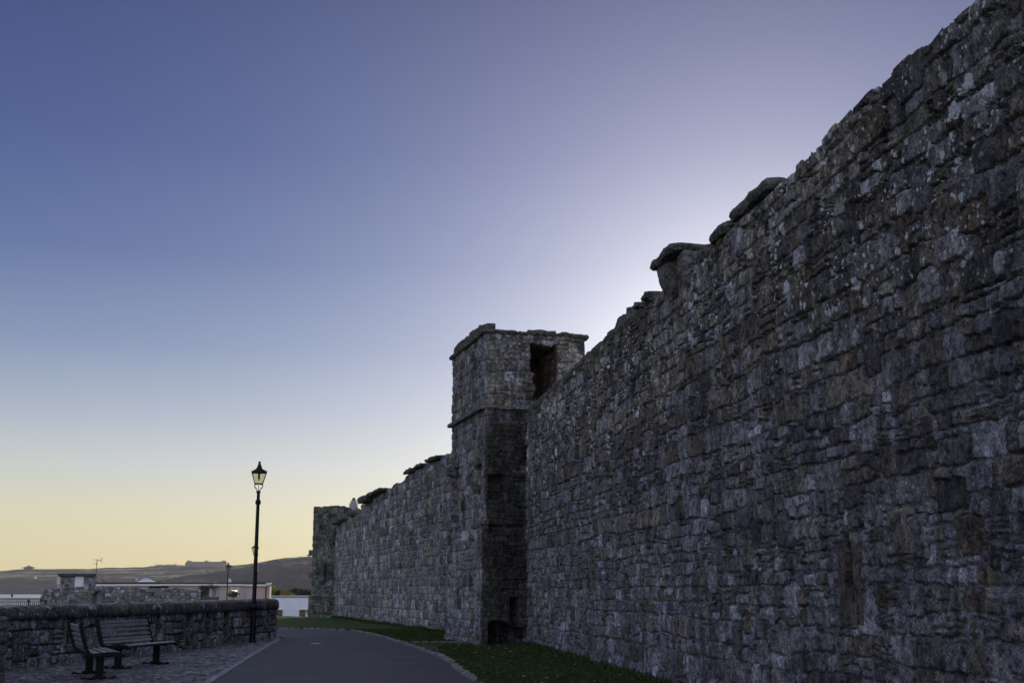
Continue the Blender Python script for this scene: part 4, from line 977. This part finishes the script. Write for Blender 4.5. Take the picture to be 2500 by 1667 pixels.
# leafy things
def leaf_ball(mb, c, r, n, s, rng_, squash=1.0):
    for _ in range(n):
        d = Vector(rng_.normal(size=3)); d.normalize(); q = Vector(c)+Vector((d.x*r, d.y*r, d.z*r*squash))*(rng_.random()**.4)
        a = Vector(rng_.normal(size=3)).normalized()*s*rng_.uniform(.5, 1.2); b = a.cross(Vector(rng_.normal(size=3))).normalized()*s*.5
        mb.bm.faces.new([mb.bm.verts.new(q+x) for x in (-a, b, a, -b)])
def bush(name, px, Y, zb_, w, h, mt, label, n=260, group=None):
    root = empty(name, (at(px, 1450, Y).x, Y, zb_)); tag(root, label, 'bush' if name != 'potted_plant' else 'plant', group)
    mb = MB(); rg_ = np.random.default_rng(int(px))
    for k in range(6): leaf_ball(mb, (rg_.uniform(-.35, .35)*w, rg_.uniform(-.3, .3)*w, h*rg_.uniform(.3, .75)), w*.32, n//6, w*.09, rg_, h/w*.7)
    mb.build('foliage', M[mt], root)
    mb = MB(); mb.tube([(0, 0, -.1), (.02*w, 0, h*.6)], .03, 6); mb.build('stem', M['bark'], root)
    return root
pt = bush('potted_plant', 491, Yp-8, at(491, 1459, Yp-8).z, .5, 1.0, 'leaf', 'spindly shrub in a pale pot beside the pink building porch')
mb = MB(); mb.lathe([(.16, -.28), (.22, 0), (.24, 0), (.24, -.03)], 12); mb.build('pot', M['terracotta'], pt)
bush('bush', 502, Yp-2, at(502, 1460, Yp).z, 1.5, 1.7, 'leafdark', 'dark leafy shrub in front of the pink building porch')
bush('bush', 570, Yp-5, at(570, 1460, Yp).z, 1.2, .9, 'leaf', 'low plant under the lit window of the pink building')

# white house and the planting along its roof line
Yw = 165.0; zt = at(700, 1457, Yw).z; zg = float(terr(Yw)); xl = at(640, 1457, Yw).x; xr = at(792, 1457, Yw).x
WH = ((xl+xr)/2, Yw, zg); wh = empty('white_house', WH); tag(wh, 'plain white flat-roofed house beyond the lawn between the parapet end and the round tower', 'house')
mb = MB(); mb.box(((xl+xr)/2, Yw+5, (zt+zg)/2), (xr-xl, 10, zt-zg)); mb.build('wall', M['white'], wh, off=WH)
mb = MB(); mb.box(((xl+xr)/2, Yw+5, zt+.05), (xr-xl+.2, 10.2, .1)); mb.build('roof', M['darkroof'], wh, off=WH)
for q0, q1 in ((672, 693), (728, 749)):
    wn_ = empty('window'); wn_.parent = wh; wn_.location = Vector(at((q0+q1)/2, 1495, Yw))-Vector(WH); o_ = tuple(Vector(WH)+wn_.location)
    mb = MB()
    for s in ((q0, q1, 1485, 1487.5), (q0, q0+2.5, 1487.5, 1513), (q1-2.5, q1, 1487.5, 1513)): mb.box(*bx(*s, Yw-.12, Yw+.0, Yw))
    mb.build('frame', M['whitepaint'], wn_, off=o_)
    mb = MB(); mb.box(*bx(q0+2.5, q1-2.5, 1487.5, 1513, Yw-.03, Yw+.05, Yw)); mb.build('pane', mat('brown_window_glass', (.12, .1, .06), .15, 2, .6), wn_, off=o_)
for k, (px, w, h, mt, lb) in enumerate(((657, 1.9, 2.2, 'leafyellow', 'bright yellow sunlit bush at the right corner of the pink building'), (674, 1.6, 1.6, 'leaf', 'small dark green round bush above the white house roof'), (695, 1.7, 1.4, 'leafyellow', 'pale yellowish bush above the middle of the white house roof'), (725, 2.0, 1.8, 'leaf', 'green bush above the white house roof nearest the round tower'), (748, 2.4, 1.5, 'leafdark', 'brownish bush half behind the round tower above the white house'))):
    bush('bush', px, Yw+13+k, zt-.35, w, h, mt, lb, 420)
# garden bank carrying those bushes
mb = MB(); mb.box(((xl+xr)/2, Yw+16, (zt-.3+zg)/2), (xr-xl+2, 8, zt-.3-zg)); tag(mb.build('garden_bank', M['soil']), None, None, kind='structure')
mb = MB(); q = at(712, 1455, Yw+11.5); mb.box((q.x, Yw+11.2, q.z-.2), (5.5, .5, .6)); tag(mb.build('garden_wall', M['white']), 'short pale garden wall glimpsed among the bushes above the white house roof', 'wall')

# gabled house whose chimney shows over the far castle wall
Yg = 118.0; g0 = at(862, 1240, Yg); zc_ = at(862, 1216, Yg).z; zg = float(terr(Yg)); GH = (g0.x, Yg, zg)
gh = empty('gabled_house', GH); tag(gh, 'pale house end with one dark chimney peeping over the far castle wall', 'house')
ze = at(850, 1262, Yg).z-1.0; za = at(862, 1240, Yg).z
MX = Matrix(((1, 0, 0, 0), (0, 0, 1, 0), (0, 1, 0, 0), (0, 0, 0, 1)))
mb = MB(); mb.prism([(g0.x-3.0, zg), (g0.x+3.6, zg), (g0.x+3.6, ze), (g0.x+.35, za-.1), (g0.x-.35, za-.1), (g0.x-3.0+2.1, ze+.5), (g0.x-.95, ze)][:5]+[(g0.x-.75, za-.6), (g0.x-.85, ze)], (Yg, Yg+7), MX); mb.build('wall', mat('pale_grey_render', (.30, .31, .38), .8, 1, .1), gh, off=GH)
mb = MB(); mb.box((g0.x, Yg+.4, za+.15), (.75, .6, .7), bev=.03); mb.box((g0.x, Yg+.4, za+.5), (.55, .5, .5), bev=.03); ch = mb.build('chimney', bpy.data.materials['pale_grey_render'], gh, off=GH)
mb = MB(); mb.lathe([(.16, za+.7-zg), (.18, za+.75-zg), (.13, za+1.0-zg), (.13, zc_-zg), (.17, zc_+.05-zg)], 10, (0, .4, 0)); mb.build('chimney_pot', M['dark'], ch)
for s in (-1, 1):
    mb = MB(); mb.box((g0.x+.35+1.6 if s > 0 else g0.x-.7, Yg+3.5, (za+ze)/2+.05 if s > 0 else za-.4), (3.9 if s > 0 else .8, 7.3, .12), ry=math.atan2(za-ze, 3.3) if s > 0 else -.8); mb.build('roof', M['slate'], gh, off=GH)

# railings, quay and beacon towards the sea
Yf = 80.0; FR = (at(40, 1470, Yf).x, Yf, float(terr(Yf))); fr_ = empty('iron_railings', FR); tag(fr_, 'dark iron railings above the left end of the parapet wall with the sea behind', 'railings')
zt = at(50, 1468, Yf).z-FR[2]; xa_, xb_ = at(-60, 1470, Yf).x-FR[0], at(103, 1470, Yf).x-FR[0]
mb = MB(); mb.box(((xa_+xb_)/2, 0, zt), (xb_-xa_, .05, .04)); mb.box(((xa_+xb_)/2, 0, .25), (xb_-xa_, .05, .04)); mb.build('rail', M['dark'], fr_)
mb = MB(); x = xa_
while x < xb_: mb.box((x, 0, zt/2+.1), (.055, .035, zt-.2)); x += .13
mb.build('bars', M['dark'], fr_)
for px in (70, 112):
    c = at(px, 1465, Yf); mb = MB(); mb.tube([(c.x-FR[0], 0, 0), (c.x-FR[0], 0, zt+.02)], .06, 8); mb.lathe([(.02, 0), (.09, .04), (.1, .1), (.06, .17), (.01, .2)], 10, (c.x-FR[0], 0, zt-.05)); mb.build('post', M['dark'], fr_)
Yq = 180.0; c = at(57, 1462, Yq); c2 = at(104, 1462, Yq); QW = (c.x, Yq, -6)
mb = MB(); q0, q1 = at(14, 1461.5, Yq), at(330, 1461.5, Yq); mb.box(((q0.x+q1.x)/2-c.x, 0, (q0.z+8)/2-2-.02), (q1.x-q0.x, 4, q0.z+8), bev=.03); o = mb.build('harbour_wall', mat('pale_quay', (.62, .64, .70), .8, 1, .1))
mb = MB(); mb.box(((q0.x+q1.x)/2-c.x, -.1, q0.z+6.08), (q1.x-q0.x+.2, 4.3, .16)); mb.build('coping', M['tan'], o); o.location = QW
tag(o, 'long straight pale harbour wall with tan coping between the railings and the sea', 'wall')
Yb = 420.0; c = at(29, 1460, Yb); BK = (c.x, Yb, -6); bk = empty('sea_beacon', BK); tag(bk, 'thin dark marker post standing in the sea above the railings', 'beacon')
zt_ = at(29, 1447, Yb).z+6; mb = MB(); mb.tube([(0, 0, -3), (0, 0, zt_)], .12, 8); mb.build('pole', M['dark'], bk)
mb = MB(); mb.lathe([(.02, 0), (.38, .35), (.38, .8), (.02, 1.2)], 10, (0, 0, zt_-1.4)); mb.lathe([(.3, 0), (.3, .8)], 10, (0, 0, zt_-2.9)); mb.build('topmark', M['dark'], bk)

# ------------------------------------------------------------------ sea, hills
def sea_mat():
    m = bpy.data.materials.new('sea_water'); m.use_nodes = True; t = m.node_tree; b = t.nodes['Principled BSDF']; K = t.links.new
    b.inputs['Roughness'].default_value = .35; g = t.nodes.new('ShaderNodeNewGeometry')
    def N(s, sc, d=6):
        mp = t.nodes.new('ShaderNodeMapping'); mp.inputs['Scale'].default_value = sc; K(g.outputs['Position'], mp.inputs[0])
        n = t.nodes.new('ShaderNodeTexNoise'); n.inputs['Scale'].default_value = s; n.inputs['Detail'].default_value = d; n.inputs['Roughness'].default_value = .65; K(mp.outputs[0], n.inputs['Vector']); return n.outputs[0]
    r = t.nodes.new('ShaderNodeValToRGB'); r.color_ramp.elements[0].position = .40; r.color_ramp.elements[0].color = (.30, .33, .44, 1); r.color_ramp.elements[1].position = .6; r.color_ramp.elements[1].color = (.85, .87, .98, 1)
    K(N(.22, (.35, .05, 1)), r.inputs[0]); K(r.outputs[0], b.inputs['Base Color'])
    bp = t.nodes.new('ShaderNodeBump'); bp.inputs['Distance'].default_value = .6; K(N(.3, (1, .4, 1)), bp.inputs['Height']); K(bp.outputs[0], b.inputs['Normal'])
    return m
M['sea'] = sea_mat()
xs = np.linspace(-3600, 3600, 121); ys = np.concatenate([np.linspace(178, 900, 60), np.linspace(950, 3600, 60)]); X, Y = np.meshgrid(xs, ys)
tag(grid_mesh('sea', np.stack([X, Y, -4.5+.35*fbm(X*.03, Y*.06, 6, 4)], -1), M['sea'], smooth=True), None, None, kind='structure')

def hill_mat():
    m = bpy.data.materials.new('headland'); m.use_nodes = True; t = m.node_tree; b = t.nodes['Principled BSDF']; K = t.links.new; b.inputs['Roughness'].default_value = .95; b.inputs['Specular IOR Level'].default_value = .1
    g = t.nodes.new('ShaderNodeNewGeometry'); a = t.nodes.new('ShaderNodeAttribute'); a.attribute_name = 'Col'
    mp = t.nodes.new('ShaderNodeMapping'); mp.inputs['Scale'].default_value = (1, .5, 3); K(g.outputs['Position'], mp.inputs[0])
    n = t.nodes.new('ShaderNodeTexNoise'); n.inputs['Scale'].default_value = .035; n.inputs['Detail'].default_value = 10; n.inputs['Roughness'].default_value = .7; K(mp.outputs[0], n.inputs['Vector'])
    ma = t.nodes.new('ShaderNodeMath'); ma.operation = 'MULTIPLY_ADD'; K(n.outputs[0], ma.inputs[0]); ma.inputs[1].default_value = 3.4; ma.inputs[2].default_value = -.7; ma.use_clamp = False
    s = t.nodes.new('ShaderNodeVectorMath'); s.operation = 'SCALE'; K(a.outputs['Color'], s.inputs[0]); K(ma.outputs[0], s.inputs['Scale']); K(s.outputs[0], b.inputs['Base Color'])
    return m
M['hill'] = hill_mat()
def hill(name, D0, D1, pxs, crest, px_lo, px_hi, seed, cliff, ncol=520):
    """headland: a coast at distance D0 climbing to a crest at D1; crest heights surveyed along the skyline"""
    px = np.linspace(px_lo, px_hi, ncol); cy = np.interp(px, pxs, crest)
    zc = np.array([at(p, q, D1).z for p, q in zip(px, cy)]); xd = np.array([at(p, 1440, 1.0).x for p in px])
    T = np.linspace(0, 1.25, 90); Tm, Px = np.meshgrid(T, px, indexing='ij')
    Y = D0+(D1-D0)*Tm+60*fbm(Px*.02, Tm*0, seed, 3)*(1-Tm)
    X = xd[None, :]*Y
    rise = np.interp(T, [0, .06, .22, .30, .45, .62, .80, 1.0, 1.25], cliff)[:, None]
    Z = -5.5+(zc[None, :]+5.5)*rise
    amp = np.clip(Tm*4, 0, 1)*np.clip((1-Tm)*6+.15, 0, 1)
    Z = Z+amp*(5.5*fbm(X*.006, Y*.012, seed+1, 4)+2.0*fbm(X*.03, Y*.05, seed+2, 3))+1.0*fbm(X*.03, Y*.01, seed+5, 3)*(Tm > .3)
    f = fbm(X*.0035, Y*.03, seed+3, 4)
    dark = np.array((.042, .041, .044)); fld = np.array((.26, .26, .14)); C = np.where((f > .12)[..., None] & (Tm > .32)[..., None], fld, dark)
    return grid_mesh(name, np.stack([X, Y, Z], -1), M['hill'], col=C, smooth=True)
sk_px = [-400, 0, 30, 60, 100, 140, 215, 240, 262, 300, 345, 365, 400, 450, 500, 550, 600, 650, 700, 740, 900, 1300, 2600]
sk_py = [1394, 1393, 1390, 1387, 1388, 1388, 1388, 1386, 1385, 1385, 1384, 1382, 1381, 1380, 1379, 1379, 1377, 1372, 1370, 1368, 1365, 1365, 1370]
tag(hill('hills', 2750, 3700, sk_px, sk_py, -420, 2600, 300, [0, .12, .42, .5, .55, .72, .82, 1.0, .9]), None, None, kind='structure')
nr_px = [250, 330, 400, 470, 520, 560, 600, 640, 680, 705, 730, 760, 800, 900, 1300, 2600]
nr_py = [1450, 1428, 1412, 1398, 1392, 1386, 1379, 1372, 1366, 1363, 1361, 1361, 1360, 1358, 1358, 1362]
tag(hill('cliff_hill', 1750, 2450, nr_px, nr_py, 250, 2600, 330, [0, .35, .62, .7, .78, .88, .95, 1.0, .85]), None, None, kind='structure')

# hotel on the headland
Yt = 3640.0; q0, q1 = at(452, 1381, Yt), at(553, 1381, Yt); zb_ = q0.z-3; HO = ((q0.x+q1.x)/2, Yt, zb_); s_ = Yt/3000
ho = empty('hilltop_hotel', HO); tag(ho, 'long grey hotel with raised end and centre blocks on the skyline of the far hill', 'hotel')
def hx(px): return at(px, 1380, Yt).x-HO[0]
ztop = at(500, 1371, Yt).z-zb_; zmid = at(500, 1375, Yt).z-zb_
mb = MB(); mb.box(((hx(455)+hx(550))/2, 10, zmid/2), (hx(550)-hx(455), 18, zmid)); mb.build('wall', M['hotel'], ho)
def mans(px0, px1, z0, z1, nm='roof'):
    mb = MB(); x0, x1 = hx(px0), hx(px1); i = (z1-z0)*.6
    A = [(x0, 0, z0), (x1, 0, z0), (x1, 20, z0), (x0, 20, z0)]; B = [(x0+i, i, z1), (x1-i, i, z1), (x1-i, 20-i, z1), (x0+i, 20-i, z1)]
    va = [mb.bm.verts.new(p) for p in A]; vb = [mb.bm.verts.new(p) for p in B]
    for k in range(4): mb.bm.faces.new((va[k], va[(k+1) % 4], vb[(k+1) % 4], vb[k]))
    mb.bm.faces.new(va); mb.bm.faces.new(vb); return mb.build(nm, M['slate'], ho)
mans(463, 543, zmid, at(0, 1370.3, Yt).z-zb_)
for a_, b_ in ((451.5, 468), (495, 510), (537, 553)):
    mb = MB(); mb.box(((hx(a_+.8)+hx(b_-.8))/2, 8, zmid/2), (hx(b_-.8)-hx(a_+.8), 22, zmid+.5)); mb.build('wing', M['hotel'], ho); r_ = mans(a_, b_, zmid+.3, at(0, 1367.8, Yt).z-zb_)
    mb = MB(); mb.box(((hx(a_)+hx(b_))/2-4, 10, at(0, 1367.3, Yt).z-zb_), (2, 3, 2)); mb.build('chimney', M['hotel'], r_)
for k in range(24):
    x = hx(457+k*3.9)
    for z in (zmid*.45, zmid*.75):
        mb = MB(); mb.box((x, -3.1 if any(a_ <= 457+k*3.9 <= b_ for a_, b_ in ((451, 468.5), (494.5, 510.5), (536.5, 553))) else .9, z), (1.8, .3, 2.0)); mb.build('window', M['glassdark'], ho)
# pavilion on the skyline
Yv = 3640.0; c = at(70, 1388, Yv); PV = (c.x, Yv, c.z-2); pv = empty('pavilion', PV); tag(pv, 'low hilltop pavilion with a wide pyramid roof and small lantern, far left on the skyline', 'pavilion')
mb = MB(); mb.lathe([(13, 0), (13, 5.2)], 8, rot=.39); mb.build('wall', M['hotel'], pv)
mb = MB(); mb.lathe([(20, 4.8), (20, 5.3), (3.4, 10.2)], 8, rot=.39); rf = mb.build('roof', M['slate'], pv)
mb = MB(); mb.lathe([(2.6, 10), (2.6, 11.2), (2.2, 12), (.2, 12.8)], 10); mb.build('roof_lantern', M['slate'], rf)
Yv = 3100.; c = at(86, 1411, Yv); mb = MB(); mb.box((0, 0, 1.4), (5, 4, 2.8)); o = mb.build('wall', M['whitepaint']); ct = empty('cottage', (c.x, Yv, c.z)); o.parent = ct
mb = MB(); mb.prism([(-3, 2.8), (3, 2.8), (0, 4.2)], (-2.2, 2.2), MX); mb.build('roof', M['whitepaint'], ct); tag(ct, 'tiny white cottage on the hillside below the pavilion', 'cottage')
# skyline trees
rg = np.random.default_rng(77); mb = MB()
for k in range(90):
    px = 366+k*.98; c = at(px, np.interp(px, sk_px, sk_py)+.5, 3690); h = rg.uniform(3, 6.5)*(1.25 if 375 < px < 430 else .8)
    for j in range(22):
        t = rg.random(); w = h*.32*(1-t*.75); q = Vector((c.x+rg.normal()*w*.6, 3690+rg.normal()*w, c.z-2+t*h)); a = Vector(rg.normal(size=3)).normalized()*h*.16; b = a.cross(Vector(rg.normal(size=3))).normalized()*h*.12
        mb.bm.faces.new([mb.bm.verts.new(q+x) for x in (-a, b, a, -b)])
tag(mb.build('treeline', M['leafdark']), 'thin line of small dark trees on the skyline left of the hotel', 'treeline', kind='stuff')
# leaning tree by the round tower
Yt2 = 2380.0; c = at(752, 1366, Yt2); TR = (c.x, Yt2, c.z-2); tr = empty('tree', TR); tag(tr, 'bare windswept tree on the cliff top just left of the round tower', 'tree')
def grow(mb, p, d, l, r, n, rg_, tips):
    q = p+d*l; mb.tube([p, (p+q)/2+Vector(rg_.normal(size=3))*l*.06, q], [r, r*.85, r*.65], 5, caps=False)
    if n == 0: tips.append(q); return
    for k in range(3): grow(mb, q, (d+Vector(rg_.normal(size=3))*.5+Vector((.12, 0, .05))).normalized(), l*.72, r*.62, n-1, rg_, tips)
mb = MB(); tips = []; grow(mb, Vector((0, 0, 0)), Vector((.05, 0, 1)), 4.2, .5, 4, rg, tips); mb.build('trunk', M['bark'], tr)
mb = MB()
for q in tips: leaf_ball(mb, q, 1.1, 14, .28, rg)
mb.build('crown', M['leafdark'], tr)
for px, h in ((731, 5), (708, 2.4)):
    c = at(px, np.interp(px, nr_px, nr_py)+1, 2430); o = empty('bush', (c.x, 2430, c.z-.5)); tag(o, 'lone wind-bent scrub bush on the cliff skyline' if h > 3 else 'smallest scrub bush on the cliff skyline, left of the windswept tree', 'bush')
    mb = MB(); leaf_ball(mb, (0, 0, h*.6), h*.5, 90, .5, rg, .7); mb.build('foliage', M['leafdark'], o); mb = MB(); mb.tube([(0, 0, 0), (.3, 0, h*.6)], .2, 5); mb.build('stem', M['bark'], o)

# ------------------------------------------------------------------ haze
HAZE = True
if HAZE:
    hm = bpy.data.materials.new('haze_air'); hm.use_nodes = True; t = hm.node_tree; t.nodes.clear(); o = t.nodes.new('ShaderNodeOutputMaterial'); pv_ = t.nodes.new('ShaderNodeVolumePrincipled')
    pv_.inputs['Color'].default_value = (.76, .80, .92, 1); pv_.inputs['Density'].default_value = 0.000055; pv_.inputs['Anisotropy'].default_value = .35; t.links.new(pv_.outputs[0], o.inputs['Volume'])
    mb = MB(); mb.box((0, 2900, 75), (12000, 6200, 176)); hz = mb.build('haze', hm); tag(hz, None, None, kind='stuff')
